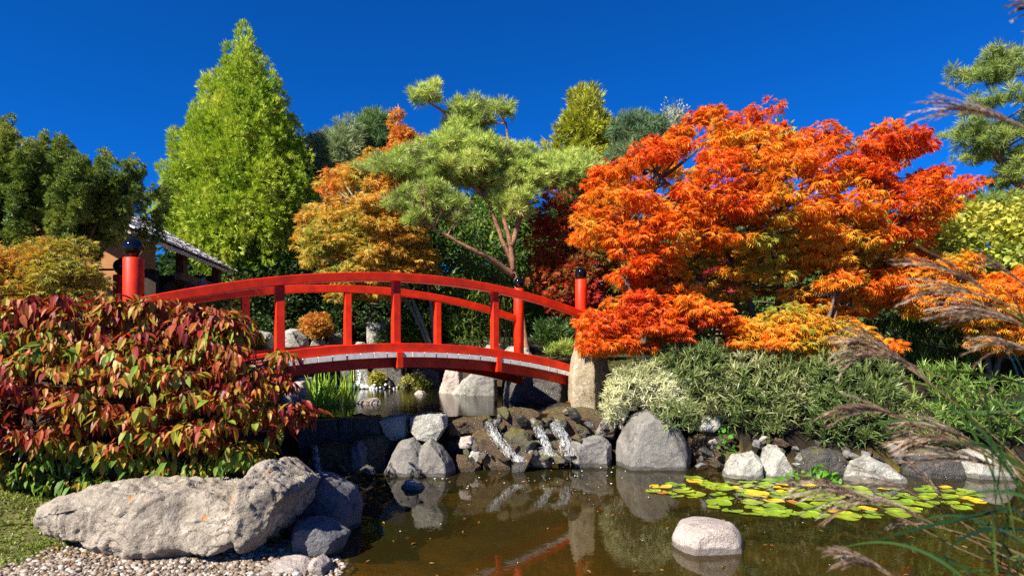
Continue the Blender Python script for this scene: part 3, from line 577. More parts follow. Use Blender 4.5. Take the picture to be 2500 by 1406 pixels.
# ------------------------------------------------------------------ foliage tools
def norm(v): return v/(np.linalg.norm(v, axis=-1, keepdims=True)+1e-9)
def frames(d, up):
    x = norm(d); z = norm(up-(up*x).sum(1, keepdims=True)*x); y = np.cross(z, x); return np.stack((x, y, z), 2)
def T_palm(m=7, w=.13, droop=.25, spread=118):                    # palmate leaf of slender lobes
    V = [(0, 0, 0)]; T = []
    for k in range(m):
        a = math.radians(-spread+2*spread*k/(m-1)); L = 1.0-.42*abs(k-(m-1)/2)/((m-1)/2); c, s = math.cos(a), math.sin(a); n = len(V)
        V += [(c*L*.45+s*w, s*L*.45-c*w, -.02), (c*L, s*L, -droop*L), (c*L*.45-s*w, s*L*.45+c*w, -.02)]
        T += [(0, n, n+1), (0, n+1, n+2)]
    return np.array(V, float), np.array(T)
def T_oval(w=.24, fold=.10, droop=.22):                           # oval leaf folded along its midrib, tip bent down
    V = [(0, 0, 0), (.3, w*.85, fold*.85-droop*.05), (.62, w*.8, fold*.8-droop*.4), (1.05, 0, -droop), (.62, -w*.8, fold*.8-droop*.4), (.3, -w*.85, fold*.85-droop*.05), (.3, 0, -droop*.05), (.62, 0, -droop*.4)]
    return np.array(V, float), np.array([(0, 6, 1), (0, 5, 6), (1, 6, 7), (1, 7, 2), (6, 5, 4), (6, 4, 7), (2, 7, 3), (7, 4, 3)])
def T_round():
    a = np.arange(7)/7*2*math.pi; V = np.vstack(((.5, 0, -.06), np.stack((.5+.5*np.cos(a), .5*np.sin(a), .08*np.cos(2*a)), 1)))
    return V, np.array([(0, 1+i, 1+(i+1) % 7) for i in range(7)])
def T_brush(m, cone, w, seed=1, lo=.6):                           # m slender blades fanning out from the base
    r = np.random.default_rng(seed); V = []; T = []
    for k in range(m):
        t = math.radians(cone)*math.sqrt(r.uniform(0.02, 1)); p = r.uniform(0, 2*math.pi); d = np.array((math.cos(t), math.sin(t)*math.cos(p), math.sin(t)*math.sin(p))); L = r.uniform(lo, 1)
        q = norm(np.cross(d, r.normal(size=3))); n = len(V)
        V += [(0, 0, 0), tuple(d*L*.5+q*w), tuple(d*L), tuple(d*L*.5-q*w)]; T += [(n, n+1, n+2), (n, n+2, n+3)]
    return np.array(V, float), np.array(T)
def T_spray(m=6, w=.06):                                          # flat feathery spray along a short twig
    V = []; T = []
    for k in range(m):
        for sgn in (-1, 1):
            b = .15+.7*k/m; L = .42*(1-.6*k/m); a = math.radians(42)*sgn; n = len(V); d = np.array((math.cos(a), math.sin(a), .15)); q = np.array((-d[1], d[0], 0))
            p = np.array((b, 0, 0)); V += [tuple(p), tuple(p+d*L*.5+q*w), tuple(p+d*L), tuple(p+d*L*.5-q*w)]; T += [(n, n+1, n+2), (n, n+2, n+3)]
    n = len(V); V += [(0, 0, 0), (.6, w, .03), (1.05, 0, .0), (.6, -w, .03)]; T += [(n, n+1, n+2), (n, n+2, n+3)]
    return np.array(V, float), np.array(T)
def T_tuft(m, w, arch, seed, spread=1.0):                         # tuft of arching strap leaves growing along +x (up)
    r = np.random.default_rng(seed); V = []; T = []
    for k in range(m):
        p = r.uniform(0, 2*math.pi); out = np.array((0, math.cos(p), math.sin(p))); sd = np.array((0, -math.sin(p), math.cos(p))); L = r.uniform(.6, 1); l = r.uniform(.2, 1)*spread; n = len(V)
        for t, ww in ((0, .7), (.4, 1), (.75, .75), (1, .05)):
            c = np.array((L*(t-arch*l*t**2.4), 0, 0))+out*(L*l*.75*t**1.5); V += [tuple(c+sd*w*ww), tuple(c-sd*w*ww)]
        for i in range(3): a = n+2*i; T += [(a, a+1, a+3), (a, a+3, a+2)]
    return np.array(V, float), np.array(T)

def palette(P, rng, cols, freq=1.2, mixr=.5, seed=0, jit=.18, bias=None):
    n = fbm(P*freq, 3, seed); n = (n-n.mean())/(n.std()+1e-6)*.29+.5
    t = np.clip((1-mixr)*n+mixr*rng.random(len(P))+(0 if bias is None else bias), 0, .999)*(len(cols)-1)
    c = np.array(cols, float); i = t.astype(int); f = (t-i)[:, None]
    o = c[i]*(1-f)+c[np.minimum(i+1, len(cols)-1)]*f
    return o*rng.uniform(1-jit, 1+jit, (len(P), 1))
def scatter(name, tpl, P, R, S, cols, mat, parent=None, org=None, flat=True):
    tv, tf = tpl if isinstance(tpl, tuple) else tpl[0]
    n = len(P); k = len(tv); S = np.asarray(S, float); S = S[:, None] if S.ndim == 1 else S
    V = P[:, None, :]+np.einsum('nij,nkj->nki', R, tv[None]*S[:, None, :] if S.shape[1] == 3 else tv[None]*S[:, :, None])
    T = (tf[None]+(np.arange(n)*k)[:, None, None]).reshape(-1, 3)
    return mesh(name, V.reshape(-1, 3), T, mat, parent, org, np.repeat(cols, k, 0))

def fill(poly, D, H, n, rng, inset=6, lo=.35, front=.62, flat=1.0):
    """n points through the volume of a crown whose outline (photo pixels, at depth D) is given; H is its half depth in metres"""
    poly = np.array(poly, float); lo_, hi = poly.min(0), poly.max(0); out = []
    g = rng.uniform(lo_, hi, (4000, 2)); gd = psd(g, poly); dm = gd.max()
    while sum(map(len, out)) < n:
        p = rng.uniform(lo_, hi, (n*3, 2)); d = psd(p, poly); k = d > inset*rng.uniform(.2, 1.6, len(p)); out.append(np.c_[p[k], d[k]])
    q = np.vstack(out)[:n]; h = H*np.sqrt(np.clip(1-(1-q[:, 2]/dm)**2, 0, 1)); sg = np.where(rng.random(n) < front, -1, 1)
    y = D+sg*h*rng.uniform(lo, 1, n)**.7
    return np.stack(((q[:, 0]-CX)/F*y, y, ZC-(q[:, 1]-HY)/F*y), 1)
def leaves_in(C, rad, per, rng, outw=1.0, up=0.0, jit=.5, nup=.6, cen=None, cw=0.0, shell=.5):
    """positions, directions and normals of leaves in ellipsoidal clumps at C with radii rad"""
    n = len(C)*per; u = norm(rng.normal(size=(n, 3))); r = rng.uniform(shell, 1, (n, 1))**.6
    sc = np.repeat(rng.uniform(.75, 1.25, (len(C), 1)), per, 0)
    P = np.repeat(C, per, 0)+u*r*np.array(rad)*sc
    d = u*outw+np.array((0, 0, up))+rng.normal(size=(n, 3))*jit
    if cen is not None: d = d+cw*norm(P-cen)
    nn = np.array((0, 0, nup))+rng.normal(size=(n, 3))*.45+u*.5
    return P, norm(d), nn
def limbs(mb, base, C, rng, r0=.10, hubs=None, frac=.5, sag=.12, k=6, tip=.012):
    """curved limbs from stem points to clump centres"""
    hubs = np.array(hubs, float)
    for c in C[rng.random(len(C)) < frac]:
        d = np.linalg.norm(hubs-c, axis=1)+np.where(hubs[:, 2] > c[2]-.05, 1.2, 0); h = hubs[np.argmin(d)]
        L = np.linalg.norm(c-h); t = np.linspace(0, 1, 7)[:, None]; m = (h+c)/2+np.array((0, 0, -sag*L))+rng.normal(size=3)*.06*L
        P = (1-t)**2*h+2*t*(1-t)*m+t**2*c+rng.normal(size=(7, 3))*.012*L*(t*(1-t)*4)
        r = np.linspace(min(r0, .012+.022*L), tip, 7); mb.tube(P, r, k)
def stem(mb, pts, r0, r1, rng, k=9, wob=.02):
    pts = np.array(pts, float); t = np.linspace(0, len(pts)-1, 8*(len(pts)-1)+1); out = []
    P2 = np.vstack((2*pts[0]-pts[1], pts, 2*pts[-1]-pts[-2]))
    for v in t:
        i = min(int(v), len(pts)-2); f = v-i; a, b, c, d = P2[i:i+4]
        out.append(.5*((2*b)+(c-a)*f+(2*a-5*b+4*c-d)*f*f+(3*b-a-3*c+d)*f**3))
    out = np.array(out); out[1:-1] += rng.normal(size=(len(out)-2, 3))*wob*r0*3
    mb.tube(out, np.linspace(r0, r1, len(out))*(1+.12*rng.normal(size=len(out)).clip(-1, 1)), k); return out

PALM7, PALM9, PALM5 = T_palm(7, .10), T_palm(9, .085, .35, 125), T_palm(5, .15, .2)
OVAL = T_oval(); ROUND = T_round(); SPRAY = T_brush(13, 36, .045, 12, .5); BRUSH = T_brush(11, 38, .05, 2); NEED = T_brush(20, 62, .024, 3, .75); NEED2 = T_brush(18, 75, .028, 4, .7)
RIB = T_tuft(10, .026, .60, 5, 1.3); RIB2 = T_tuft(9, .03, .35, 6); YEW = T_brush(15, 70, .055, 8)

ORANGE = [(.58, .055, .005), (.72, .12, .006), (.80, .20, .010), (.76, .30, .018), (.66, .40, .03), (.36, .36, .04)]
RED = [(.30, .010, .012), (.42, .018, .012), (.50, .05, .02), (.30, .10, .02), (.20, .15, .02)]
GOLD = [(.62, .13, .02), (.66, .26, .03), (.62, .36, .05), (.50, .40, .06), (.32, .36, .05)]
GOLDGREEN = [(.60, .14, .02), (.52, .24, .03), (.44, .32, .04), (.36, .34, .05), (.28, .30, .04)]
CONIF = [(.19, .32, .02), (.31, .44, .03), (.44, .54, .05), (.56, .60, .09)]
PINE = [(.24, .18, .12), (.27, .37, .07), (.38, .49, .09), (.50, .58, .13), (.58, .58, .17)]
DKGREEN = [(.015, .04, .010), (.03, .07, .016), (.05, .10, .02), (.09, .14, .03)]
MIDGREEN = [(.04, .09, .015), (.07, .14, .02), (.12, .20, .03), (.20, .26, .04)]

def tree(name, label, poly, D, H, nclump, per, rad, tpl, size, cols, mat, seed, trunk=None, r0=.12, bark='bark', cat='tree', group=None, inset=6, lo=.35, front=.62,
         outw=1, up=0, jit=.5, nup=.6, frac=.35, freq=1.0, mixr=.5, cw=0.0, extra=None, base=None, bias=None, hubs=True, C=None, gap=0, holes=0):
    rng = np.random.default_rng(seed)
    if C is None: C = fill(poly, D, H, nclump, rng, inset, lo, front)
    if gap:
        keep = []
        for i in range(len(C)):
            if not keep or np.min(((C[keep]-C[i])**2).sum(1)) > gap*gap: keep.append(i)
        C = C[keep]
    if holes:
        hn = fbm(C*np.array((1.1, 1.1, .8)), 2, seed); C = C[hn > np.quantile(hn, holes)]        # bare recesses between the boughs
    if extra is not None: C = np.vstack((C, extra))
    pc = np.array(poly, float); cx, cy = (pc.min(0)+pc.max(0))/2; c0 = at(cx, cy, D)
    C = C[C[:, 2] > ground_z(C[:, :2])+.03]
    if base is None:
        base = np.array((c0[0], D, gz(c0[0], D)))
    root = empty(name, base, label, cat, group)
    P, d, nn = leaves_in(C, rad, per, rng, outw, up, jit, nup, c0, cw)
    k = P[:, 2] > ground_z(P[:, :2]); P, d, nn = P[k], d[k], nn[k]
    b = None if bias is None else bias(P)
    cc = palette(P, rng, cols, freq, mixr, seed, bias=b)
    s = size*rng.uniform(.65, 1.2, len(P))
    scatter('crown', tpl, P, frames(d, nn), s, cc, mat, root)
    mb = MB(); H_ = []
    if trunk is None: trunk = [[tuple(base-np.array((0, 0, .2))), tuple((base+c0)/2+np.array((.05, 0, 0))), tuple(c0+np.array((0, 0, .35*(C[:, 2].max()-c0[2]))))]]
    for st in trunk: H_.append(stem(mb, st, r0, r0*.3, rng))
    if frac > 0: limbs(mb, base, C, rng, r0*.5, np.vstack(H_), frac)
    mb.build('trunk', M[bark], root, smooth=True)
    return root
def px(*pts): return [tuple(at(*p)) for p in pts]

# ------------------------------------------------------------------ big trees
# tall conifer behind the garden house
CP = [(600, 120), (650, 200), (690, 290), (730, 390), (750, 500), (720, 600), (710, 690), (570, 690), (480, 630), (400, 540), (410, 450), (450, 350), (490, 270), (540, 170)]
core = fill(CP, 21.5, 1.75, 640, np.random.default_rng(12), 8, .0, .5)
tree('conifer', 'tall dense yellow-green cone-shaped conifer behind the left half of the bridge',
     [(600, 60), (626, 98), (642, 135), (668, 165), (692, 222), (708, 268), (730, 300), (738, 345), (762, 385), (778, 430), (784, 495), (752, 560), (735, 610), (735, 700), (560, 700), (460, 640), (415, 590), (362, 548), (368, 492), (394, 455), (384, 400), (404, 370), (418, 330), (444, 310), (455, 270), (480, 235), (498, 190), (520, 150), (546, 112), (575, 84)],
     21.5, 2.8, 900, 62, (.24, .24, .33), SPRAY, .205, CONIF, M['needle'], 11, trunk=[px((600, 850, 21.5), (600, 500, 21.5), (600, 120, 21.5))], r0=.25, inset=20, lo=.72, front=.70, up=.9, jit=.35, nup=.2, frac=.0, freq=1.6, mixr=.4, cw=.8, gap=.36, holes=.07, extra=core)
# dark yew-like tree on the far left
YP = [(-160, 360), (-90, 300), (-20, 370), (0, 372), (25, 362), (50, 380), (52, 340), (48, 296), (66, 292), (86, 318), (100, 325), (130, 322), (160, 345), (190, 352), (208, 380), (222, 376), (240, 392), (262, 378), (276, 400), (290, 380), (318, 372), (334, 405), (352, 400), (372, 420), (380, 440), (352, 470), (362, 500), (335, 545), (290, 600), (215, 640), (120, 690), (-160, 660)]
rng = np.random.default_rng(20); C = []; YA = np.array(YP, float)
for _ in range(300):
    p = rng.uniform((-160, 400), (385, 650))
    lean = rng.uniform(-.1, .5); L = rng.uniform(90, 260); D = 8.4+rng.uniform(-.8, .7)
    if psd(p[None], YA)[0] < 0: continue
    while L > 0:
        q = p[None]
        if psd(q, YA)[0] < (34 if p[1] < 430 else 8): break
        c = at(p[0], p[1], 8.4); c[1] = D; C.append(c+rng.normal(size=3)*.035); p = p+np.array((lean*13, -13)); L -= 13
for tx, ty, L in ((-70, 330, 200), (-6, 366, 160), (24, 364, 150), (58, 297, 230), (84, 318, 160), (108, 324, 190), (134, 326, 160), (160, 346, 200), (190, 354, 160), (206, 382, 140), (236, 388, 190), (264, 380, 200), (292, 382, 170), (318, 374, 190), (338, 404, 160), (356, 402, 190), (374, 428, 170), (372, 470, 120)):
    D = 8.4+rng.uniform(-.5, .5); ln = rng.uniform(-.25, .1)-.3*(tx > 250)
    for d_ in np.arange(8, L, 9):
        c = at(tx+ln*d_+6*math.sin(d_/23+tx), ty+d_, 8.4); c[1] = D; C.append(c+rng.normal(size=3)*(.012+.03*min(1, d_/70)))
YC = np.array(C)
tree('yew', 'dark green upright yew-like tree at the left edge in front of the garden house', YP, 8.4, 1.1, 430, 20, (.055, .055, .06), YEW, .066, [(.05, .11, .02), (.11, .18, .025), (.21, .27, .035), (.36, .36, .06)], M['needle'], 21,
     trunk=[px((130, 800, 8.5), (130, 620, 8.5), (90, 420, 8.4)), px((150, 760, 8.4), (230, 560, 8.3), (330, 430, 8.3)), px((130, 760, 8.5), (170, 560, 8.6), (180, 380, 8.5))], r0=.035, inset=7, up=.9, jit=.5, frac=0, freq=2.2, mixr=.45, C=YC)
# pine behind the bridge
rng = np.random.default_rng(5)
pads = [(1045, 248, 38, 20, -.3), (1064, 222, 14, 18, -.2), (1018, 250, 22, 14, -.3), (1150, 275, 60, 30, 0), (1115, 300, 40, 22, .2), (1225, 278, 34, 20, -.2), (1190, 255, 26, 14, .2), (1130, 335, 55, 28, 0), (1195, 340, 40, 24, .3), (1090, 330, 22, 16, 0),
        (950, 392, 70, 22, .5), (1010, 378, 60, 24, .2), (1070, 392, 70, 32, -.4), (1120, 375, 60, 34, -.6), (1180, 392, 60, 34, -.7), (1245, 392, 50, 30, -.3), (1290, 380, 28, 24, 0), (1100, 430, 60, 26, -.8), (1020, 425, 60, 22, -.2), (1170, 432, 50, 24, -.9), (1240, 425, 50, 24, -.4),
        (1360, 395, 60, 26, .3), (1415, 385, 60, 26, .5), (1430, 420, 40, 22, .3), (1340, 425, 50, 22, -.1), (1390, 440, 50, 20, .1), (1455, 400, 30, 20, .4), (880, 400, 40, 18, .6),
        (1010, 520, 55, 26, -.9), (1060, 500, 55, 24, -1.0), (1105, 525, 45, 26, -1.0), (1040, 555, 40, 18, -1.0), (1130, 550, 30, 18, -.9), (1262, 510, 40, 28, -.7), (1215, 460, 40, 26, -.6), (1240, 480, 40, 20, -.6), (1290, 490, 24, 20, -.6), (1110, 360, 60, 24, .3), (1160, 400, 90, 30, .3), (1050, 410, 80, 24, .2), (1230, 410, 70, 26, .2), (1310, 410, 40, 22, .2), (985, 405, 50, 18, .0), (1140, 310, 40, 22, -.2), (1180, 300, 30, 18, 0)]
PD = 15.0; C = list(fill([(860, 402), (960, 374), (1100, 345), (1200, 350), (1300, 376), (1450, 385), (1470, 440), (1380, 462), (1290, 470), (1180, 470), (1060, 458), (960, 432)], PD, .9, 620, rng, 6, .1, .65))+list(fill([(1180, 440), (1300, 440), (1310, 530), (1240, 540), (1180, 480)], PD-.3, .5, 90, rng, 6))
for x, y, rx, ry, dy in pads:
    n = int(10+rx*ry/22)
    for _ in range(n):
        u = norm(rng.normal(size=3))*rng.uniform(.3, 1); q = at(x+u[0]*rx, y+u[2]*ry, PD); q[1] = PD+dy+u[1]*rx/F*PD*1.0; C.append(q)
C = np.array(C)
tr = [px((1290, 880, PD), (1272, 760, PD), (1256, 665, PD-.1), (1224, 580, PD-.2), (1192, 490, PD-.3), (1165, 420, PD-.2), (1130, 330, PD), (1120, 290, PD)), px((1254, 662, PD-.1), (1246, 590, PD-.3), (1230, 520, PD-.4), (1250, 440, PD-.3), (1235, 300, PD-.1)),
      px((1252, 672, PD-.1), (1205, 636, PD-.4), (1150, 608, PD-.7), (1092, 576, PD-.9), (1040, 545, PD-1.0)), px((1194, 492, PD-.3), (1140, 440, PD-.4), (1060, 400, PD-.2), (960, 395, PD+.3)), px((1250, 600, PD-.3), (1290, 480, PD-.2), (1370, 430, PD+.1), (1430, 405, PD+.3)), px((1130, 335, PD), (1090, 280, PD-.1), (1045, 250, PD-.3))]
tree('pine', 'pale green cloud-pruned pine with a forked reddish trunk behind the bridge', [(960, 220), (1460, 220), (1460, 600), (960, 600)], PD, 1, 0, 7, (.06, .06, .035), NEED, .21, PINE, M['needle'], 31, trunk=tr, r0=.075, bark='bark_red', up=1.0, jit=.45, frac=.10, freq=1.5, gap=.125, C=C, base=np.array((*at(1290, 870, PD)[:2], gz(at(1290, 870, PD)[0], PD))))
# golden maple behind the bridge
tree('japanese_maple', 'golden orange Japanese maple between the tall conifer and the pine, behind the bridge',
     [(784, 420), (840, 392), (905, 366), (1010, 390), (1095, 470), (1060, 530), (1050, 600), (1075, 650), (1060, 700), (1000, 690), (970, 735), (900, 745), (810, 735), (800, 690), (740, 650), (712, 602), (722, 540), (765, 490), (775, 462)], 16.6, 1.7, 330, 62, (.30, .30, .12), PALM7, .115, GOLD, M['leaf'], 41, bias=lambda P: .10*np.ones(len(P)),
     trunk=[px((1062, 870, 16.6), (1020, 760, 16.6), (960, 640, 16.5), (880, 500, 16.4)), px((1050, 850, 16.7), (990, 730, 16.8), (900, 650, 16.6), (800, 590, 16.2)), px((1062, 860, 16.7), (1045, 700, 16.8), (1000, 540, 16.8))], r0=.06, bark='bark_pale', inset=18, outw=.8, up=-.25, jit=.4, nup=1.2, frac=.3, freq=.8, base=np.array((*at(1062, 850, 16.6)[:2], gz(at(1062, 850, 16.6)[0], 16.6))))
tree('maple', 'slim orange-tipped maple rising against the sky left of the pine top', [(950, 275), (985, 280), (1000, 320), (1015, 330), (1045, 350), (1050, 420), (900, 430), (880, 380), (945, 370), (950, 320)], 21, .8, 60, 55, (.34, .34, .24), PALM5, .16, GOLD[:3]+[(.5, .08, .02)], M['leaf'], 42, r0=.1, inset=8, nup=.8, frac=.3)
# red and green maple behind the right end
tree('maple', 'dark red and green maple in the shade between the pine and the big orange maple', [(1290, 520), (1330, 470), (1400, 440), (1450, 390), (1520, 370), (1560, 430), (1520, 650), (1480, 760), (1330, 790), (1290, 700)], 16.4, 1.2, 150, 60, (.34, .34, .2), PALM7, .13, RED+[(.22, .22, .03)], M['leaf'], 43,
     trunk=[px((1370, 870, 16.2), (1350, 750, 16.2), (1380, 620, 16.3), (1420, 480, 16.4)), px((1372, 860, 16.2), (1410, 720, 16.3), (1470, 560, 16.4))], r0=.06, inset=10, up=-.1, nup=1, frac=.35, freq=.9)
# big orange maple
OM = [(1395, 600), (1408, 512), (1438, 452), (1468, 398), (1545, 345), (1590, 318), (1660, 308), (1720, 302), (1790, 292), (1812, 262), (1850, 243), (1896, 254), (1897, 292), (1930, 322), (2010, 304), (2068, 308), (2092, 334), (2150, 290), (2228, 258), (2264, 290), (2284, 350), (2236, 404), (2310, 384), (2322, 424), (2368, 430), (2390, 466), (2330, 484), (2344, 520), (2270, 560), (2270, 590), (2110, 640), (2060, 680), (1990, 640), (1920, 690), (1850, 660), (1760, 640), (1700, 660), (1640, 700), (1560, 715), (1430, 700), (1400, 640)]
MD = 11.6; rng = np.random.default_rng(51)
C1 = fill(OM, MD, 2.0, 385, rng, 13, .25, .66)
C2 = fill([(1400, 815), (1425, 770), (1470, 725), (1560, 705), (1650, 712), (1770, 740), (1790, 790), (1740, 820), (1620, 850), (1530, 880), (1450, 892), (1412, 860)], 10.5, .6, 62, rng, 12)
C3 = fill([(1758, 835), (1800, 795), (1860, 755), (1950, 752), (2060, 778), (2160, 828), (2255, 850), (2240, 872), (2120, 862), (2000, 868), (1930, 880), (1860, 885), (1800, 850)], 10.6, .6, 84, rng, 6)
C5 = fill([(1440, 660), (1600, 640), (1760, 600), (1900, 620), (2100, 600), (2240, 600), (2200, 720), (2060, 790), (1900, 740), (1740, 760), (1500, 740)], MD+.2, 1.4, 80, rng, 10)
C4 = fill([(1690, 268), (1720, 262), (1760, 285), (1740, 300), (1700, 298)], MD, .3, 5, rng, 3)
MX, MY = at(1850, 900, MD)[:2]; mb0 = np.array((MX, MY, gz(MX, MY)))
def omb(P):
    pxx = CX+F*P[:, 0]/P[:, 1]; py = HY-F*(P[:, 2]-ZC)/P[:, 1]
    return -.14*((py < 400) | (pxx > 2180))+.14*((py > 740) & (pxx > 1790))-.08*((py > 700) & (pxx < 1790))+.22*((py > 560) & (py < 760) & (pxx > 1650) & (pxx < 2150))
CM = np.vstack((C1, C2, C3, C4, C5)); _x = CX+F*CM[:, 0]/CM[:, 1]; _y = HY-F*(CM[:, 2]-ZC)/CM[:, 1]; CM = CM[~((_x < 1492) & (_y > 600) & (_y < 752))]   # the crown stays clear of the bridge's end post
ms = [px((1850, 960, MD), (1846, 830, MD), (1830, 740, MD), (1790, 640, MD-.2), (1700, 520, MD-.5), (1600, 420, MD-.4)), px((1850, 900, MD), (1890, 780, MD), (1905, 690, MD), (1880, 560, MD+.2), (1850, 380, MD+.1)), px((1856, 900, MD), (1940, 760, MD), (2020, 660, MD), (2110, 520, MD-.2), (2180, 400, MD)),
      px((1852, 880, MD), (1760, 740, MD), (1690, 660, MD-.4), (1560, 560, MD-.8), (1470, 520, MD-.6)), px((1850, 900, MD), (1960, 790, MD+.4), (2090, 700, MD+.4), (2230, 520, MD+.2)), px((1848, 880, MD), (1780, 800, MD-.5), (1680, 770, MD-.9), (1560, 770, MD-1.1)), px((1852, 890, MD), (1890, 830, MD-.5), (1960, 800, MD-.9), (2080, 810, MD-1))]
tree('japanese_maple', 'large spreading flame-orange Japanese maple with several stems, right of the bridge', OM, MD, 2, 0, 62, (.30, .30, .09), PALM9, .108, ORANGE, M['leaf'], 52, trunk=ms, r0=.085, C=CM, base=mb0, outw=.8, up=-.35, jit=.35, nup=1.3, frac=.45, freq=.9, mixr=.45, bias=omb)
tree('japanese_maple', 'smaller orange maple behind the silver grass at the right edge', [(2120, 700), (2160, 640), (2260, 618), (2400, 612), (2430, 650), (2520, 640), (2640, 660), (2640, 860), (2500, 870), (2380, 850), (2370, 790), (2260, 780), (2150, 760)], 11.2, 1.0, 150, 60, (.30, .30, .10), PALM9, .115, ORANGE[1:], M['leaf'], 53,
     trunk=[px((2420, 960, 11.2), (2400, 820, 11.2), (2330, 720, 11.0), (2200, 680, 10.9)), px((2420, 940, 11.2), (2470, 800, 11.2), (2560, 700, 11.2))], r0=.06, outw=.8, up=-.35, nup=1.3, frac=.4, freq=.9)
# golden-green maple on the left
tree('japanese_maple', 'golden green bushy maple at the left edge under the dark yew', [(-140, 580), (0, 590), (60, 585), (130, 578), (200, 590), (228, 620), (216, 660), (250, 690), (262, 710), (262, 770), (200, 790), (-140, 800)], 7.75, .75, 210, 60, (.18, .18, .09), PALM7, .068, GOLDGREEN, M['leaf'], 54, r0=.06, inset=8, outw=.8, up=-.2, nup=1.2, frac=.3, freq=1.0)
# right-hand pine
RP = [(2520, 70), (2450, 78), (2405, 105), (2368, 150), (2345, 190), (2296, 206), (2310, 250), (2262, 285), (2290, 332), (2330, 340), (2310, 400), (2330, 440), (2300, 470), (2320, 520), (2380, 560), (2500, 600), (2760, 600), (2800, 300), (2700, 100), (2600, 20)]
rng = np.random.default_rng(62); pc_ = fill(RP, 15.5, 1.5, 95, rng, 26, .2, .62); RC = []
for c in pc_:
    rx = rng.uniform(.35, .75)
    for _ in range(int(46*rx)):
        u = norm(rng.normal(size=3))*rng.uniform(.2, 1); RC.append(c+u*np.array((rx, rx, .15))+np.array((0, 0, .10*(abs(u[0])+abs(u[1])))))
RC = np.array(RC)
tree('pine', 'tall dark blue-green pine at the right edge of the photo', RP, 15.5, 1.6, 2600, 6, (.06, .06, .035), NEED, .23, [(.10, .16, .04), (.16, .24, .05), (.26, .33, .07), (.38, .42, .11)], M['needle'], 61, trunk=[px((2620, 900, 15.5), (2600, 600, 15.5), (2570, 300, 15.5), (2570, 60, 15.5)), px((2590, 560, 15.5), (2480, 440, 15.2), (2380, 300, 15.2))], r0=.16, bark='bark_red', inset=14, up=.7, frac=.03, freq=1.3, gap=.13, C=RC)
# trees beyond
bgp = [('pine', 'pale blue-green pine top between the tall conifer and the slim orange maple', [(740, 340), (770, 325), (800, 330), (830, 300), (865, 300), (885, 350), (900, 400), (860, 460), (760, 480), (745, 420)], 23, 1.3, 120, NEED2, .30, [(.16, .23, .10), (.25, .32, .14), (.33, .38, .17)]),
       ('conifer', 'small mid-green conifer top left of the slim orange maple', [(890, 285), (930, 282), (948, 310), (950, 370), (890, 390), (880, 330)], 24, .9, 60, NEED2, .30, [(.06, .13, .04), (.11, .20, .06), (.16, .26, .08)]),
       ('conifer', 'pointed yellow-green conifer top right of the pine, against the sky', [(1428, 206), (1448, 230), (1470, 258), (1475, 290), (1502, 320), (1510, 380), (1490, 440), (1340, 440), (1330, 370), (1362, 345), (1372, 300), (1400, 255), (1408, 226)], 24, 1.3, 150, SPRAY, .36, [(.24, .28, .02), (.36, .38, .03), (.44, .44, .06)]),
       ('pine', 'blue-green pine top right of the pointed conifer', [(1500, 310), (1530, 275), (1556, 268), (1580, 290), (1610, 290), (1630, 330), (1640, 400), (1500, 420)], 22, 1.1, 80, NEED2, .30, [(.08, .15, .07), (.14, .22, .10), (.22, .29, .13)]),
       ('tree', 'silvery grey-green tree top above the left shoulder of the orange maple', [(1618, 280), (1640, 254), (1668, 268), (1682, 300), (1680, 360), (1620, 370)], 25, .9, 110, OVAL, .11, [(.26, .29, .18), (.34, .37, .25), (.44, .46, .34)]),
       ('tree', 'pale green tree glimpsed behind the top of the orange maple', [(1880, 315), (1910, 305), (1940, 320), (1960, 420), (1840, 420)], 24, .9, 40, OVAL, .2, [(.2, .26, .08), (.3, .34, .1)])]
for i, (nm, lb, pl, D, H, n, tp, sz, cl) in enumerate(bgp):
    tree(nm, lb, pl, D, H, n, 24, (.42, .42, .32), tp, sz, cl, M['needle'], 70+i, r0=.14, inset=9, up=.6, frac=.15, cw=.4)
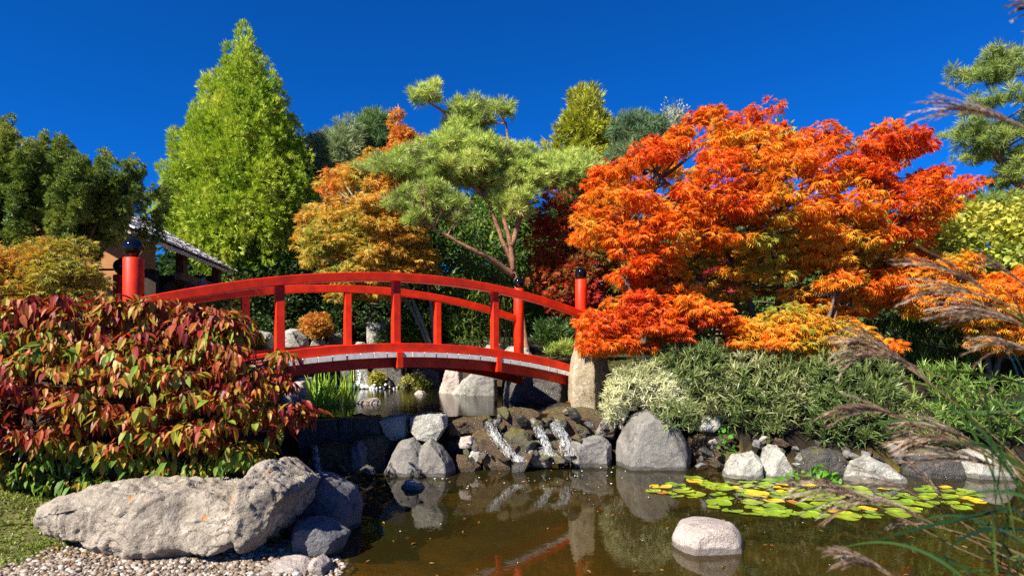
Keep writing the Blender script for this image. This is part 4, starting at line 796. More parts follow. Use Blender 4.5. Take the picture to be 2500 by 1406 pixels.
# understorey and hedges closing the view
us = [('evergreen_shrub', 'dark-coloured foliage standing in for the shaded foot of the tall conifer behind the left balusters', [(520, 600), (600, 560), (760, 600), (790, 720), (780, 830), (560, 830)], 20.5, 1.2, 130, DKGREEN, OVAL, .15),  # added greenery; its dark palette carries the shade of the lower conifer
      ('evergreen_shrub', 'dark evergreen shrub behind the squared white block', [(770, 640), (900, 620), (1000, 660), (1030, 740), (1010, 835), (780, 835)], 21.0, 1.2, 120, DKGREEN, OVAL, .14),
      ('evergreen_shrub', 'green leafy shrub behind the pine trunk', [(1020, 560), (1150, 480), (1300, 520), (1330, 640), (1320, 800), (1030, 800)], 19.5, 1.2, 190, MIDGREEN, OVAL, .13),
      ('evergreen_shrub', 'bright green shrub between the far bridge post and the orange maple', [(1290, 640), (1380, 600), (1450, 640), (1440, 800), (1300, 820)], 18.0, .9, 100, [(.06, .12, .015), (.12, .20, .02), (.22, .30, .04)], ROUND, .09),
      ('evergreen_shrub', 'low green shrub at the foot of the squared white block', [(915, 835), (930, 808), (960, 800), (1010, 800), (1050, 810), (1060, 850), (920, 850)], 18.6, .5, 50, MIDGREEN, ROUND, .08),
      ('evergreen_shrub', 'light green leafy shrub under the left end of the handrail', [(490, 800), (500, 752), (530, 730), (575, 735), (600, 760), (600, 810)], 9.9, .35, 50, [(.16, .22, .03), (.26, .30, .05), (.36, .38, .07)], ROUND, .06),
      ('evergreen_shrub', 'yellow-green shrub beside the small upper waterfall', [(898, 945), (904, 908), (925, 904), (940, 915), (930, 940)], 18.2, .3, 26, [(.22, .26, .03), (.34, .34, .05), (.44, .40, .08)], ROUND, .07),
      ('evergreen_shrub', 'yellowish low plant on the far pool wall left of the pale slab', [(978, 945), (990, 920), (1030, 915), (1050, 930), (1045, 948)], 18.1, .3, 24, [(.14, .18, .03), (.28, .28, .06), (.4, .36, .12)], ROUND, .07),
      ('evergreen_shrub', 'yellow feathery shrub behind the left baluster above the red bush', [(606, 860), (612, 825), (630, 818), (642, 840), (640, 870)], 10.4, .25, 22, [(.30, .28, .03), (.42, .36, .05)], SPRAY, .09),
      ('dome_shrub', 'small orange-gold dome shrub on the far bank rocks seen through the railing', [(735, 812), (740, 780), (765, 768), (795, 770), (808, 795), (800, 815), (770, 822)], 18.6, .42, 60, [(.5, .18, .03), (.55, .26, .04), (.45, .30, .06)], PALM5, .085),
      ('shrub', 'deep pinkish red shrub glimpsed through the stems of the orange maple', [(1680, 690), (1700, 635), (1760, 622), (1810, 650), (1815, 710), (1700, 720)], 16.5, .8, 60, [(.30, .02, .04), (.42, .04, .06), (.5, .08, .08)], PALM5, .10),
      ('evergreen_shrub', 'dark green hedge behind the stems of the orange maple', [(1480, 720), (1500, 560), (1700, 480), (2000, 480), (2300, 520), (2400, 700), (2380, 820), (1480, 840)], 18.5, 1.0, 300, [(.04, .09, .02), (.08, .15, .03), (.15, .23, .04), (.25, .30, .06)], OVAL, .15),
      ('shrub', 'yellow-green round-leaved shrub at the right edge under the dark pine', [(2180, 600), (2230, 540), (2320, 520), (2350, 500), (2420, 510), (2500, 490), (2700, 500), (2700, 760), (2450, 740), (2250, 700)], 14.0, 1.1, 230, [(.20, .28, .04), (.34, .38, .05), (.46, .44, .06), (.55, .48, .10)], ROUND, .13),
      ('evergreen_shrub', 'dark thicket behind the garden house at the left edge', [(-300, 500), (0, 480), (300, 500), (420, 560), (420, 800), (-300, 800)], 21, 1.2, 190, DKGREEN, OVAL, .2)]
us += [('broadleaf_tree', 'dark green broadleaf tree %s' % w, [(x0, 860), (x0+10, y+70), (x0+(x1-x0)*.3, y), (x0+(x1-x0)*.7, y+15), (x1-10, y+80), (x1, 860)], D, 1.8, 330, c, OVAL, .36) for w, x0, x1, y, D, c in
       [('far behind the tall conifer', 380, 800, 560, 27, DKGREEN), ('far behind the golden maple', 720, 1110, 440, 28, DKGREEN), ('far behind the pine trunk', 1000, 1330, 455, 27, MIDGREEN), ('far behind the right end of the bridge', 1260, 1560, 470, 28, DKGREEN),
        ('far behind the left half of the big orange maple', 1500, 1900, 500, 27, MIDGREEN), ('far behind the right half of the big orange maple', 1850, 2300, 520, 28, DKGREEN), ('far behind the yellow-green shrub at right', 2200, 2800, 480, 27, DKGREEN)]]
for i, (nm, lb, pl, D, H, n, cl, tp, sz) in enumerate(us):
    r = max(.10, min(.36, H*.4))*(1.5 if 'tree' in nm else 1); big = H > .6
    tree(nm, lb, pl, D, H, n, 40, (r, r, r*.8), tp, sz, cl, M['leaf'], 90+i, r0=.05 if big else .02, cat='tree' if 'tree' in nm else 'shrub', inset=8 if big else 4, up=.2, frac=.12, nup=.9)

# bamboo behind the right balusters
rng = np.random.default_rng(77); b0 = np.array((*at(1170, 850, 17.2)[:2], 1.8)); bamboo = empty('bamboo', b0, 'clump of bamboo canes with narrow leaves behind the right balusters', 'bamboo')
mb = MB(); CC = []
for k in range(34):
    x = rng.uniform(1085, 1260); D = 17.2+rng.uniform(-.5, .5); p0 = at(x, 870, D); p0[2] = 1.5; tp = at(x+rng.uniform(-45, 45), rng.uniform(600, 720), D)
    t = np.linspace(0, 1, 6)[:, None]; mb.tube(p0+(tp-p0)*t+np.array((.15, 0, 0))*rng.normal()*t**2, np.linspace(.017, .008, 6), 5)
    CC += [p0+(tp-p0)*rng.uniform(.45, 1)+rng.normal(size=3)*.1 for _ in range(5)]
for k in range(18): CC.append(at(rng.uniform(1100, 1180), rng.uniform(690, 840), 16.6))
mb.build('cane', M['bamboo'], bamboo, smooth=True)
P, d, nn = leaves_in(np.array(CC), (.22, .22, .2), 26, rng, .8, -.3, .5, .5); v, f = T_oval(.10, .02, .2)
scatter('foliage', (v, f), P, frames(d, nn), .15*rng.uniform(.7, 1.2, len(P)), palette(P, rng, [(.05, .10, .012), (.10, .17, .02), (.20, .26, .03)], 1, .6), M['leaf'], bamboo)

# ------------------------------------------------------------------ viburnum bush in front of the bridge's left end
VP = [(-160, 760), (0, 742), (50, 735), (95, 745), (140, 738), (215, 748), (265, 732), (300, 745), (345, 770), (365, 738), (398, 742), (430, 768), (470, 752), (520, 765), (575, 768), (612, 772), (628, 800), (605, 840), (590, 880), (640, 880), (690, 850), (702, 880), (690, 960), (740, 990), (752, 1015), (700, 1030), (705, 1075), (640, 1105), (640, 1135), (560, 1160), (440, 1140), (320, 1165), (200, 1190), (60, 1195), (-160, 1200)]
VD = 6.35; rng = np.random.default_rng(131)
tiers = [(752, -160, 618), (778, -160, 620), (815, -160, 625), (862, -160, 690), (905, -160, 700), (948, -160, 700), (990, -160, 745), (1036, -160, 700), (1082, -160, 660), (1126, -160, 640), (1165, -160, 420)]
C = []
for ty, xa, xb in tiers:
    nb = rng.uniform(0, 6.28)
    for _ in range(112 if ty > 760 else 70):
        x = rng.uniform(xa, xb); y = ty+14*math.sin(x/57+nb)+rng.normal()*9
        if psd(np.array([(x, y)]), np.array(VP, float))[0] < 2: continue
        fr = VD-.55*math.sin(math.pi*min(1, max(0, (y-740)/470)))*min(1, (760-x)/200); C.append(at(x, y, fr+rng.uniform(0, 1)**2.2*1.3+rng.normal()*.07))
for x0, y0, L in ((20, 752, 26), (90, 750, 24), (150, 752, 30), (262, 748, 34), (290, 752, 30), (352, 756, 30), (395, 758, 26), (470, 764, 22), (540, 770, 20), (690, 862, 30), (715, 985, 36), (735, 1005, 24), (650, 905, 30), (640, 1120, 20), (560, 1150, 22), (200, 1172, 24)):
    for k in range(5): C.append(at(x0+rng.normal()*9+k*3*(x0 > 600), y0-L*k/5*(1 if y0 < 800 else -.5), VD-.1+rng.normal()*.08))
C = np.array(C)
C = C[C[:, 2] > ground_z(C[:, :2])+.1]
vb = empty('viburnum', np.array((-4.6, 6.5, gz(-4.6, 6.5))), 'broad bush of drooping burgundy, orange and green leaves in front of the bridge at left', 'bush')
mb = MB(); st = []
for x in (-160, 60, 200, 330, 450, 560):
    p0 = at(x, 1150, VD+.2); p0[2] = gz(p0[0], p0[1])-.05; st.append(stem(mb, [tuple(p0), tuple(at(x+rng.uniform(-20, 30), 1000, VD+.1)), tuple(at(x+rng.uniform(-30, 50), 830, VD))], .03, .010, rng, 7))
limbs(mb, None, C, rng, .02, np.vstack(st), .45, -.05, 5, .004); mb.build('branches', M['bark'], vb, smooth=True)
n = len(C); per = 13
az = rng.uniform(0, 2*math.pi, (n, per)); r = rng.uniform(0.0, .15, (n, per))
P = np.repeat(C, per, 0)+np.stack((np.cos(az)*r, np.sin(az)*r, rng.uniform(-.05, .05, (n, per))), 2).reshape(-1, 3)
d = np.stack((np.cos(az), np.sin(az), -rng.uniform(-.15, 2.4, (n, per))), 2).reshape(-1, 3)
nn = np.stack((np.cos(az)*.9, np.sin(az)*.9, np.full((n, per), .8)), 2).reshape(-1, 3)+rng.normal(size=(n*per, 3))*.3
hz = (P[:, 2]-ground_z(P[:, :2]))
PYv = HY-F*(P[:, 2]-ZC)/P[:, 1]
bias = np.clip((PYv-1050)/150, 0, .46)+.12*(P[:, 0] < -4.2)*(PYv > 1000)+.20*np.exp(-((PYv-850)/45)**2)*(rng.random(len(P)) < .6)  # greener low down; orange mid band also carries a sunlit look in its colour
cc = palette(P, rng, [(.08, .008, .010), (.16, .014, .014), (.24, .026, .016), (.34, .08, .02), (.34, .22, .025), (.20, .27, .03), (.09, .18, .02)], 1.6, .62, 3, .25, bias-.06)
scatter('foliage', T_oval(.25, .09, .30), P, frames(d, nn), .108*rng.uniform(.5, 1.5, len(P)), cc, M['gloss_leaf'], vb)

# ------------------------------------------------------------------ strap-leaved plants
def strap(name, label, poly, D, H, n, tpl, size, cols, mat, seed, cat='shrub', up=1.0, jit=.62, group=None, lo=.3):
    rng = np.random.default_rng(seed); P = fill(poly, D, H, n, rng, 3, lo, .75); g = ground_z(P[:, :2]); P = P[P[:, 2] > g-.05] if (P[:, 2] > g-.05).sum() > 5 else P
    p = np.array(poly, float); c = at(*((p.min(0)+p.max(0))/2), D); o = empty(name, np.array((c[0], D, gz(c[0], D))), label, cat, group)
    d = np.array((0, -.25, up))+rng.normal(size=(len(P), 3))*jit+.5*norm(P-c)
    scatter('foliage', tpl, P, frames(d, rng.normal(size=(len(P), 3))), size*rng.uniform(.6, 1.25, len(P)), palette(P, rng, cols, 1.1, .42, seed, .25), mat, o)
    return o
VAR = [(.30, .33, .14), (.48, .50, .26), (.64, .64, .40), (.72, .72, .50)]; DUL = [(.06, .10, .025), (.13, .19, .05), (.27, .30, .11), (.52, .52, .28)]; GRN = [(.05, .12, .015), (.09, .18, .025), (.18, .28, .05), (.36, .42, .14)]
strap('variegated_shrub', 'pale cream-variegated narrow-leaved shrub right of the standing stone', [(1470, 1000), (1478, 955), (1505, 900), (1560, 875), (1620, 890), (1670, 930), (1700, 1000), (1670, 1030), (1560, 1000), (1500, 1040), (1476, 1030)], 10.3, .55, 900, RIB, .19, VAR, M['blade'], 201)
rb = [('dull green ribbon-leaved shrub under the lower left leaves of the orange maple', [(1560, 900), (1600, 850), (1700, 835), (1790, 850), (1800, 960), (1790, 1050), (1720, 1040), (1650, 1010), (1620, 940)], 10.45, 900, DUL),
      ('dull green ribbon-leaved shrub in the right bank directly below the big maple trunk', [(1770, 900), (1800, 860), (1900, 850), (1980, 870), (2000, 960), (1990, 1070), (1900, 1090), (1830, 1060), (1770, 1030)], 10.25, 950, DUL),
      ('darker ribbon-leaved shrub on the right bank above the shaded rocks', [(1960, 900), (2000, 870), (2120, 860), (2200, 900), (2220, 1000), (2190, 1100), (2040, 1100), (1960, 1060)], 10.0, 950, DUL[:3]),
      ('dark ribbon-leaved shrub behind the silver grass plumes at the right', [(2180, 960), (2240, 900), (2350, 890), (2460, 930), (2640, 960), (2640, 1120), (2400, 1110), (2220, 1100)], 9.95, 950, GRN)]
for i, (lb, pl, D, n, cl) in enumerate(rb): strap('ribbon_shrub', lb, pl, D, .7, int(n*.52), RIB, .27, cl, M['blade'], 210+i, group='ribbon-leaved shrubs on the right bank')
strap('ribbon_shrub', 'ribbon-leaved tuft hanging over the top right of the big smooth grey boulder', [(1590, 990), (1640, 975), (1700, 985), (1720, 1030), (1690, 1062), (1640, 1050), (1600, 1020)], 9.75, .3, 90, RIB, .22, DUL, M['blade'], 209, group='ribbon-leaved shrubs on the right bank')
strap('strap_leaf_plant', 'dense green strap-leaved plants behind the right bank shrubs under the smaller maple', [(2050, 860), (2080, 800), (2200, 790), (2400, 800), (2640, 820), (2640, 960), (2300, 940), (2080, 920)], 12.6, .9, 620, RIB2, .40, GRN, M['blade'], 220, 'plant', 1.2, .3)
strap('strap_leaf_plant', 'clump of grey-green sword leaves seen through the stems of the orange maple', [(1930, 790), (1950, 730), (2040, 725), (2080, 770), (2060, 810)], 14.0, .5, 60, RIB2, .55, [(.12, .18, .08), (.25, .32, .18), (.40, .44, .30)], M['blade'], 221, 'plant', 1.2, .25)
strap('grass_tuft', 'bright grassy tuft on the bank right of the far bridge post', [(1330, 872), (1340, 850), (1380, 835), (1410, 850), (1400, 880)], 13.4, .4, 120, RIB2, .22, [(.14, .22, .03), (.26, .34, .05), (.38, .42, .10)], M['blade'], 222, 'grass', 1.2, .35)
strap('grass_tuft', 'dark fine grass mound under the maple between the far post and near post', [(1300, 830), (1320, 790), (1390, 780), (1440, 800), (1430, 850), (1320, 850)], 14.8, .5, 160, RIB2, .32, [(.02, .05, .01), (.04, .09, .015), (.08, .13, .03)], M['blade'], 223, 'grass', 1.1, .4)
strap('ivy', 'small bright green ivy hanging on the bank right of the big smooth boulder', [(1748, 1110), (1752, 1050), (1775, 1035), (1800, 1060), (1796, 1110)], 10.0, .15, 60, ROUND, .07, [(.05, .16, .02), (.10, .26, .03)], M['gloss_leaf'], 224, 'plant', .2, .8)
strap('fern', 'dark green ferny growth in the shaded bank behind the plumes', [(2080, 1090), (2100, 1000), (2250, 990), (2300, 1040), (2280, 1100)], 9.9, .3, 160, RIB, .15, [(.02, .06, .01), (.05, .12, .02)], M['blade'], 225, 'plant', .2, .8)
strap('marsh_plant', 'bright green leafy water plant between the lily pads and the streaked rock', [(1900, 1172), (1940, 1150), (2000, 1140), (2050, 1160), (2050, 1178), (1910, 1182)], 8.7, .15, 60, ROUND, .09, [(.06, .18, .02), (.14, .32, .03)], M['gloss_leaf'], 226, 'plant', .5, .8)
# iris clump in the upper pool
rng = np.random.default_rng(230); c = at(812, 985, 12.3); ir = empty('iris_clump', np.array((c[0], 12.3, UZ-.1)), 'clump of upright yellow-green iris leaves standing in the upper pool under the bridge', 'iris')
n = 120; gx = rng.choice([775, 800, 822, 850], n, p=[.3, .25, .25, .2])+rng.normal(size=n)*6; P = np.array([at(x, 985, 12.3+rng.uniform(-.25, .25)) for x in gx]); P[:, 2] = UZ-.12
hgt = np.where(rng.random(n) < .8, rng.uniform(.55, .95, n), rng.uniform(.3, .5, n)); d = np.stack((rng.normal(size=n)*.16, rng.normal(size=n)*.12, np.ones(n)), 1)
tv = np.array([(0, .014, 0), (0, -.014, 0), (.45, .016, .015), (.45, -.016, .015), (.8, .010, .05), (.8, -.010, .05), (1, .001, .10), (1, -.001, .10)]); tf = np.array([(0, 1, 3), (0, 3, 2), (2, 3, 5), (2, 5, 4), (4, 5, 7), (4, 7, 6)])
up = rng.normal(size=(n, 3)); S3 = np.stack((hgt, np.ones(n), rng.uniform(.2, 2.4, n)), 1)
scatter('leaves', (tv, tf), P, frames(d, up), S3, palette(P, rng, [(.14, .34, .03), (.25, .45, .05), (.45, .48, .06)], 2, .7), M['blade'], ir)

# ------------------------------------------------------------------ waterfalls and foam
def fall(name, label, path, width, seed, spread=0.0, k=7):
    rng = np.random.default_rng(seed); P = np.array([at(*p) for p in path]); t = np.linspace(0, len(P)-1, 26); i = np.minimum(t.astype(int), len(P)-2); f = (t-i)[:, None]; c = P[i]*(1-f)+P[i+1]*f
    n = 40; t = np.linspace(0, len(P)-1, n); i = np.minimum(t.astype(int), len(P)-2); f = (t-i)[:, None]; c = P[i]*(1-f)+P[i+1]*f; c[2:-2] = (c[:-4]+c[1:-3]+c[2:-2]+c[3:-1]+c[4:])/5
    mb = MB()
    for q in range(2):                                           # thin sheets
        sw = width*(1+spread*np.linspace(0, 1, n))*(.8-.25*q)*(.45+1.1*fbm(np.c_[np.linspace(0, 5, n), np.full(n, seed+q*3.3), np.zeros(n)], 3)); k = 7; uu = np.linspace(-.5, .5, k); V = c[:, None, :]+np.stack((sw[:, None]*uu[None], -.02*q-.03*np.cos(uu*3)[None]+rng.normal(size=(n, k))*.006, rng.normal(size=(n, k))*.005), 2); j = (np.arange(k-1)[None]+k*np.arange(n-1)[:, None]).ravel(); mb.add(V.reshape(-1, 3), np.stack((j, j+1, j+1+k, j+k), 1))
    for q in range(int(width*330)):                              # many thin strands of water, merging and parting
        o = rng.uniform(-.5, .5); a = rng.uniform(-.1, .85); b = min(1, a+rng.uniform(.12, .45)); a = max(a, 0); lo, hi = int(a*n), max(int(b*n), int(a*n)+5); sl = slice(lo, min(hi, n)); m = len(c[sl])
        wv = np.cumsum(rng.normal(size=m))*.006; L = c[sl]+np.stack(((o*width*(1+spread*np.linspace(a, b, m)))+wv, -.03-.03*math.cos(o*3)+rng.normal(size=m)*.004, rng.normal(size=m)*.004), 1)
        w = rng.uniform(.001, .005)*np.sin(np.linspace(.25, 2.9, m)); mb.tube(L, np.maximum(w, .0008), 5)
    o = mb.build(name, M['fall'], None, P[-1], True); return tag(o, label, 'waterfall')
fall('waterfall', 'white waterfall sliding down left of the upright mossy rock of the weir', [(1186, 1018, 10.25), (1198, 1040, 9.75), (1216, 1072, 9.6), (1240, 1100, 9.5), (1270, 1126, 9.4)], .17, 1, .3)
fall('waterfall', 'white waterfall left of the green mossy splitting stone at the weir', [(1300, 1020, 10.2), (1314, 1050, 9.8), (1330, 1080, 9.65), (1344, 1112, 9.5)], .13, 2, .6)
fall('waterfall', 'white waterfall right of the green mossy splitting stone at the weir', [(1346, 1022, 10.2), (1364, 1050, 9.85), (1380, 1072, 9.65), (1384, 1112, 9.55)], .20, 3, .2)
fall('waterfall', 'small white waterfall at the back of the upper pool behind the iris', [(880, 892, 18.5), (883, 915, 18.3), (889, 950, 18.1)], .32, 4, 1.0)
fall('waterfall', 'thin trickle down the rust-streaked rock under the left weir wall', [(770, 1085, 9.1), (774, 1120, 9.0), (778, 1150, 8.95)], .10, 5, .2)
rng = np.random.default_rng(300); me = bmesh.new(); bmesh.ops.create_icosphere(me, subdivisions=1, radius=1); IV = np.array([v.co for v in me.verts]); me.verts.index_update(); IF = np.array([[v.index for v in f.verts] for f in me.faces]); me.free()
P = []; s = []
for x, y, sx, sy, n in ((1330, 1124, 44, 5, 420), (1385, 1119, 22, 5, 340), (1272, 1128, 14, 5, 200), (1480, 1130, 70, 14, 16), (1300, 1160, 150, 20, 24), (889, 950, 26, 3, 0)):
    for _ in range(n):
        q = (x+rng.normal()*sx, y+abs(rng.normal())*sy); D = F*ZC/(q[1]-HY); P.append((at(*q, D))); s.append(rng.uniform(.005, .017))
for _ in range(36):
    a = rng.uniform(-2.2, 3.2); b = rng.uniform(4.6, 9.2); P.append(np.array((a, b, .002))); s.append(rng.uniform(.003, .008))
P = np.array(P); s = np.array(s); sel = psd(P[:, :2], LOWER) > .02; P, s = P[sel], s[sel]; P[:, 2] = .003
S3 = np.stack((s, s*.9, s*.28), 1); I3 = np.tile(np.eye(3), (len(P), 1, 1))
tag(scatter('foam', (IV, IF), P, I3, S3, np.ones((len(P), 3)), M['foam'], None, np.zeros(3)), 'white foam flecks drifting on the pond below the waterfalls', 'foam', kind='stuff')
P = np.array([at(889+rng.normal()*24, 949+rng.uniform(-5, 2), 18.0+rng.uniform(-.2, .2)) for _ in range(160)]); P[:, 2] = UZ+np.abs(rng.normal(size=160))*.05
s = rng.uniform(.02, .05, 160); tag(scatter('foam', (IV, IF), P, np.tile(np.eye(3), (160, 1, 1)), s, np.ones((160, 3)), M['foam'], None, np.zeros(3)), 'white splash at the foot of the small upper waterfall', 'foam', kind='stuff')

# ------------------------------------------------------------------ lily pads
def pad_mesh(name, col, seed):
    r = np.random.default_rng(seed); n = 26; a = np.linspace(.16, 2*math.pi-.16, n); V = [(0, 0, .006)]
    for q in (.5, .9, 1.0):
        for k, t in enumerate(a): V.append((q*math.cos(t), q*math.sin(t), .004+(.05*(q > .95)+.012*q)*(1+.8*math.sin(3*t+seed))+.01*r.normal()*(q > .8)))
    T = [(0, 1+k, 2+k) for k in range(n-1)]; Q = []
    for g in range(2):
        for k in range(n-1): A = 1+g*n+k; Q += [(A, A+n, A+n+1), (A, A+n+1, A+1)]
    c = np.tile(np.array(col), (len(V), 1))*r.uniform(.85, 1.15, (len(V), 1)); c[0] *= 1.2; c[1+2*n:] *= np.array((1.25, 1.15, 1.0))
    me = mesh(name, V, np.array(T+Q), M['pad'], col=c, smooth=True); d = me.data; bpy.data.objects.remove(me); return d
PM = {'green': [pad_mesh('lily_pad', c, i) for i, c in enumerate([(.19, .29, .02), (.25, .33, .025), (.15, .25, .025)])], 'yellow': [pad_mesh('lily_pad', c, i+5) for i, c in enumerate([(.55, .42, .02), (.62, .40, .03)])], 'brown': [pad_mesh('lily_pad', (.36, .15, .03), 9)]}
LB = {'green': 'round green lily pad floating in the raft right of the rounded pond boulder', 'yellow': 'yellowing lily pad floating in the raft right of the rounded pond boulder', 'brown': 'browning lily pad floating among green ones in the raft of pads'}
rng = np.random.default_rng(400); pts = []; tries = 0
LP = np.array([(1590, 1198), (1640, 1176), (1690, 1166), (1760, 1168), (1860, 1168), (1960, 1182), (2100, 1190), (2220, 1186), (2330, 1180), (2370, 1196), (2420, 1226), (2350, 1246), (2230, 1256), (2130, 1262), (2020, 1268), (1900, 1262), (1790, 1252), (1740, 1240), (1700, 1222), (1620, 1218)], float)
while len(pts) < 128 and tries < 20000:
    tries += 1; q = rng.uniform(LP.min(0), LP.max(0))
    if psd(q[None], LP)[0] < 0: continue
    D = F*ZC/(q[1]-HY); p = at(*q, D); r = rng.uniform(.06, .155)
    if all((p[0]-a)**2+(p[1]-b)**2 > (.66*(r+c))**2 for a, b, c in pts): pts.append((p[0], p[1], r))
for a, b, r in pts:
    u = rng.random(); kd = 'brown' if u < .03 else 'yellow' if u < .17 else 'green'
    o = bpy.data.objects.new('lily_pad', PM[kd][rng.integers(len(PM[kd]))]); COL.objects.link(o); o.location = (a, b, .004+.004*rng.random()); o.scale = (r, r, r); o.rotation_euler = (rng.normal()*.05, rng.normal()*.05, rng.uniform(0, 6.28))
    tag(o, LB[kd], 'lily pad', {'green': 'green lily pads', 'yellow': 'yellowing lily pads', 'brown': 'browning lily pads'}[kd])

# ------------------------------------------------------------------ pebbles and lawn at the front left
rng = np.random.default_rng(500); n = 15000; xy = np.c_[rng.uniform(-4.2, -1.2, n), rng.uniform(4.3, 6.0, n)]; sl = psd(xy, LOWER)
ed = -3.75+.30*(fbm(np.c_[xy*1.5, np.zeros(n)], 3, 8)-.5)*2+.25*(xy[:, 1]-5); k = (sl < .12) & (xy[:, 0] > ed-.25*rng.random(n)**2) & (xy[:, 1]-5.75 < .1*xy[:, 0]+.45); xy = xy[k]
P = np.c_[xy, ground_z(xy)+.006]; s = np.exp(rng.normal(size=len(P))*.5)*.0105; s = np.minimum(s, .034); S3 = np.stack((s*rng.uniform(.9, 1.5, len(P)), s, s*rng.uniform(.5, .8, len(P))), 1)
a = rng.uniform(0, 6.28, len(P)); d = np.stack((np.cos(a), np.sin(a), rng.normal(size=len(P))*.2), 1)
M['pebble'] = leaf_mat('river_pebble', .75, 0.0, .3)
tag(scatter('pebbles', (IV, IF), P, frames(d, np.array((0, 0, 1.0))+rng.normal(size=(len(P), 3))*.2), S3, palette(P, rng, [(.10, .07, .05), (.18, .13, .09), (.26, .20, .15), (.34, .29, .24), (.48, .44, .40)], 3, .95), M['pebble'], None, np.zeros(3)), 'grey and buff river pebbles on the shore in front of the horned boulder', 'pebbles', kind='stuff')
bpy.data.objects['pebbles'].data.polygons.foreach_set('use_smooth', np.ones(len(bpy.data.objects['pebbles'].data.polygons), bool))
def lawn(name, label, n, box, keep, h, seed, cols):
    rng = np.random.default_rng(seed); xy = np.c_[rng.uniform(box[0], box[1], n), rng.uniform(box[2], box[3], n)]; xy = xy[keep(xy, rng)]; P = np.c_[xy, ground_z(xy)-.005]
    d = np.array((0, 0, 1.0))+rng.normal(size=(len(P), 3))*.38
    tag(scatter(name, T_tuft(6, .05, .4, 3), P, frames(d, rng.normal(size=(len(P), 3))), h*rng.uniform(.5, 1.3, len(P)), palette(P, rng, cols, 1.5, .5, seed), M['blade'], None, np.zeros(3)), label, 'grass', kind='stuff')
lawn('lawn_grass', 'short green lawn in the bottom left corner', 9000, (-6.5, -3.2, 4.2, 6.4), lambda q, r: q[:, 0] < -3.9+.30*(fbm(np.c_[q*1.5, 0*q[:, :1]], 3, 8)-.5)*2+.25*(q[:, 1]-5)+.12*r.random(len(q)), .060, 501, [(.10, .15, .02), (.20, .26, .03), (.34, .36, .08), (.40, .34, .12)])
for i, (x, y, lb) in enumerate([(585, 1352, 'small bright grass tuft in the pebbles before the horned boulder, left one'), (658, 1330, 'grass sprouts under the right end of the horned boulder'), (722, 1342, 'small grass tuft beside the flat stone at the water edge')]):
    rng = np.random.default_rng(510+i); D = F*(ZC-.07)/(y-HY); c = at(x, y, D); c[2] = gz(c[0], c[1]); o = empty('grass_tuft', c, lb, 'grass'); P = c+np.c_[rng.normal(size=(14, 2))*.035, np.zeros(14)]
    scatter('blades', RIB2, P, frames(np.array((0, 0, 1.0))+rng.normal(size=(14, 3))*.4, rng.normal(size=(14, 3))), .10*rng.uniform(.5, 1.2, 14), palette(P, rng, [(.16, .26, .03), (.28, .40, .05)], 2), M['blade'], o)
# fallen leaves
rng = np.random.default_rng(520); n = 2600; xy = np.vstack((np.c_[rng.uniform(-7, 7, n), rng.uniform(8.5, 19, n)], np.c_[rng.uniform(-4, -1.4, 60), rng.uniform(4.6, 5.8, 60)])); k = (psd(xy, LOWER) < -.05) & (psd(xy, UPPER) < -.05); xy = xy[k]; P = np.c_[xy, ground_z(xy)+.02]
wl = np.c_[rng.uniform(-1.5, 5, 90), rng.uniform(4.8, 9.6, 90), np.full(90, .006)]; P = np.vstack((P, wl[psd(wl[:, :2], LOWER) > .1]))
tag(scatter('fallen_leaves', OVAL, P, frames(rng.normal(size=(len(P), 3))*np.array((1, 1, .2)), np.array((0, 0, 1.0))+rng.normal(size=(len(P), 3))*.3), .06*rng.uniform(.6, 1.3, len(P)), palette(P, rng, [(.30, .08, .02), (.40, .20, .05), (.22, .14, .06)], 2, .9), M['leaf'], None, np.zeros(3)), 'brown and orange fallen leaves on the banks and afloat on the pond', 'leaves', kind='stuff')

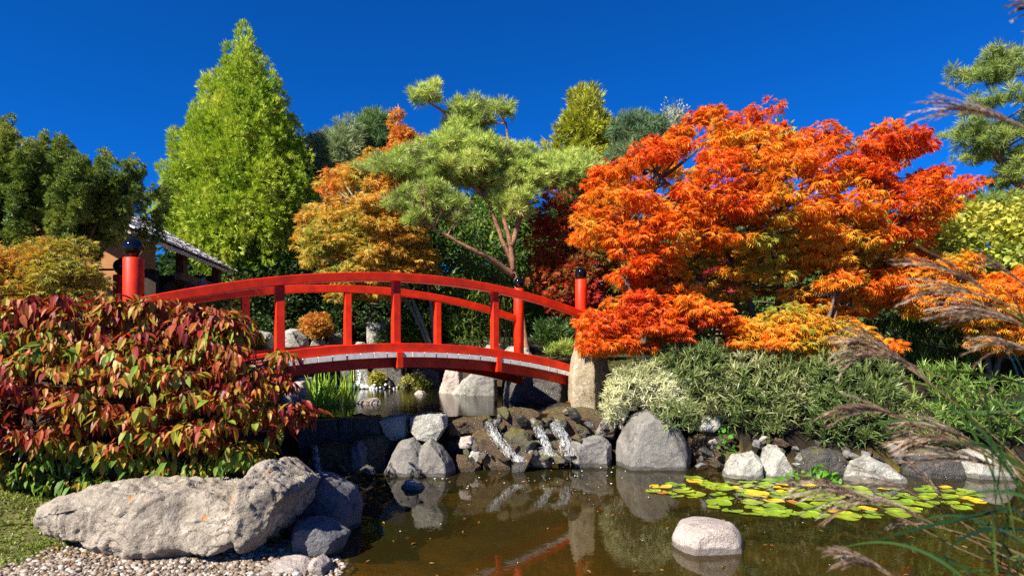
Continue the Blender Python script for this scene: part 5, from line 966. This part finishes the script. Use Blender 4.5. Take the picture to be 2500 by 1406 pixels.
# ------------------------------------------------------------------ silver grass in the right foreground
rng = np.random.default_rng(600)
PLC = [(.20, .12, .07), (.31, .21, .14), (.43, .32, .23), (.56, .45, .35)]
def bez(p, n):
    p = np.array(p, float); t = np.linspace(0, 1, n)[:, None]
    if len(p) == 3: return (1-t)**2*p[0]+2*t*(1-t)*p[1]+t**2*p[2]
    return (1-t)**3*p[0]+3*t*(1-t)**2*p[1]+3*t*t*(1-t)*p[2]+t**3*p[3]
def plume(root, tip, mid, thick, D, Db, base, full=1.0):
    """one nodding plume: its tip, middle and neck in photo pixels at depth D, and the stem curving down to the root of the clump"""
    A, Bm, Cn = at(*tip, D-.05), at(*mid, D), at(*thick, D+.05); L = np.linalg.norm(A-Cn)
    V = []; T = []; cols = []; n0 = 0
    nf = int(11*full)
    for k in range(nf):
        st = rng.uniform(0, .22); en = rng.uniform(.72, 1.02); o = rng.normal(size=3)*np.array((.02, .035, .030))*L*2.0
        ax = bez([Cn, 2*Bm-(A+Cn)/2, A], 26); t = np.linspace(st, en, 22); i = t*25; ii = np.minimum(i.astype(int), 24); f = (i-ii)[:, None]; c = ax[ii]*(1-f)+ax[ii+1]*f
        g = ((t-st)/(en-st))[:, None]; c = c+o*g**1.3-np.array((0, 0, .05*L))*g**2*rng.uniform(0, 1.3)
        tg = norm(np.gradient(c, axis=0)); col = np.array(PLC[rng.integers(4)])*rng.uniform(.8, 1.2)
        for s in range(1, 22):                                  # spikelets along each strand
            for q in range(2):
                dd = norm(tg[s]+rng.normal(size=3)*.15)*L*.085*rng.uniform(.6, 1.2); w = np.cross(dd, rng.normal(size=3)); w = w/np.linalg.norm(w)*.0022
                V += [c[s]-dd*.3-w*.4, c[s]+w, c[s]+dd, c[s]-w]; T += [(n0, n0+1, n0+2), (n0, n0+2, n0+3)]; n0 += 4; cols += [col]*4
    o = mesh('plume', np.array(V), np.array(T), M['plume'], root, None, np.array(cols))
    Bp = base+rng.normal(size=3)*np.array((.12, .12, 0)); mb = MB(); dirn = norm(Cn-Bm); far = Cn+dirn*.25+np.array((0, 0, -.02))
    mb.tube(np.vstack((bez([Bm*.5+Cn*.5, Cn, far*.5+Cn*.5], 6), bez([far, far+dirn*.35-np.array((0, 0, .05)), Bp+np.array((-.1, .1, .9)), Bp], 12))), np.linspace(.0018, .0042, 18), 5); s = mb.build('stem', M['stem'], root, smooth=True)
M['stem'] = plain('dry_grass_stem', (.22, .15, .07), .6, .3, .3, 30)
def clump(label, base, plumes, blades, D):
    base = np.array(base, float); base[2] = gz(base[0], base[1]); root = empty('silver_grass', base, label, 'grass')
    for tip, mid, neck, d, full in plumes: plume(root, tip, mid, neck, d, D, base, full)
    V = []; T = []; cols = []; n0 = 0
    for p0, p1, p2, d, w in blades:                              # each blade: a long arching strip
        c = bez([at(*p0, d), at(*p1, d-.03), at(*p2, d-.12)], 14); tg = norm(np.gradient(c, axis=0)); sd = norm(np.cross(tg, np.array((rng.normal()*.5, -1, .4+rng.normal()*.5))))
        ww = w*np.sin(np.linspace(.35, math.pi, 14))[:, None]; cc = np.array([(.012, .035, .008), (.025, .065, .014), (.05, .11, .02), (.12, .17, .03)][rng.integers(4)])
        V.append(np.stack((c+sd*ww, c-sd*ww), 1).reshape(-1, 3)); cols.append(np.tile(cc, (28, 1)))
        for i in range(13): a = n0+2*i; T += [(a, a+1, a+3), (a, a+3, a+2)]
        n0 += 28
    mesh('leaf_blades', np.vstack(V), np.array(T), M['blade'], root, None, np.vstack(cols))
    return root
bl = []
for _ in range(70):
    x0 = rng.uniform(2420, 2760); y0 = rng.uniform(1180, 1650); L = rng.uniform(180, 520); a = math.radians(rng.uniform(70, 165)); x2, y2 = x0+L*math.cos(a), y0-L*math.sin(a)*.85
    bl.append(((x0, y0), (x0+L*.55*math.cos(a*.8+.3), y0-L*.75*math.sin(a*.8+.3)), (x2, y2+40), rng.uniform(1.7, 2.6), rng.uniform(.003, .006)))
for p in [((2480, 1240), (2300, 1270), (2086, 1332)), ((2500, 1000), (2400, 1010), (2260, 1000)), ((2560, 960), (2420, 900), (2240, 905)), ((2520, 1180), (2420, 1080), (2290, 930)), ((2540, 1300), (2360, 1260), (2290, 1370)), ((2420, 1406), (2330, 1380), (2260, 1340))]: bl.append((*p, 2.1, .006))
pl1 = [((2046, 824), (2140, 842), (2290, 950), 2.2, 1.2), ((2028, 884), (2120, 862), (2260, 905), 2.3, 1.0), ((2006, 1010), (2110, 994), (2230, 1032), 2.1, 1.0), ((2176, 1034), (2290, 1040), (2400, 1095), 2.2, 1.0), ((2192, 1078), (2290, 1068), (2430, 1118), 2.0, 1.0), ((2206, 1110), (2330, 1112), (2470, 1152), 2.15, .9),
       ((2076, 1148), (2150, 1166), (2240, 1210), 2.2, .5), ((1926, 1182), (2040, 1188), (2150, 1236), 2.0, 1.2), ((1990, 1250), (2120, 1218), (2270, 1272), 2.05, 1.2), ((2030, 1356), (2105, 1366), (2200, 1420), 1.7, 1.3), ((2190, 1120), (2250, 1160), (2310, 1225), 2.3, .4), ((2160, 1285), (2230, 1275), (2310, 1290), 2.2, .5)]
pl2 = [((2264, 252), (2360, 262), (2520, 318), 1.9, 1.2), ((2458, 8), (2520, 14), (2600, 40), 1.8, .9), ((2205, 632), (2310, 655), (2425, 722), 2.1, .9), ((2206, 706), (2310, 700), (2430, 732), 2.2, .9), ((2260, 770), (2370, 768), (2500, 790), 2.2, .9), ((2350, 850), (2430, 838), (2530, 862), 2.1, .9), ((2290, 735), (2390, 750), (2510, 800), 2.1, .8), ((2380, 620), (2440, 650), (2530, 720), 2.2, .8)]
clump('silver grass clump leaning in from the right, its buff plumes hanging over the lily pads', (2.75, 2.35, 0), pl1, bl, 2.2)
bl2 = []
for _ in range(26):
    x0 = rng.uniform(2520, 2820); y0 = rng.uniform(700, 1300); L = rng.uniform(150, 420); a = math.radians(rng.uniform(80, 160)); bl2.append(((x0, y0), (x0+L*.5*math.cos(a*.8+.3), y0-L*.75*math.sin(a*.8+.3)), (x0+L*math.cos(a), y0-L*math.sin(a)*.8), rng.uniform(1.8, 2.6), rng.uniform(.003, .005)))
clump('taller silver grass clump at the right edge, its plumes crossing the smaller maple and the sky', (3.0, 2.6, 0), pl2, bl2, 2.4)
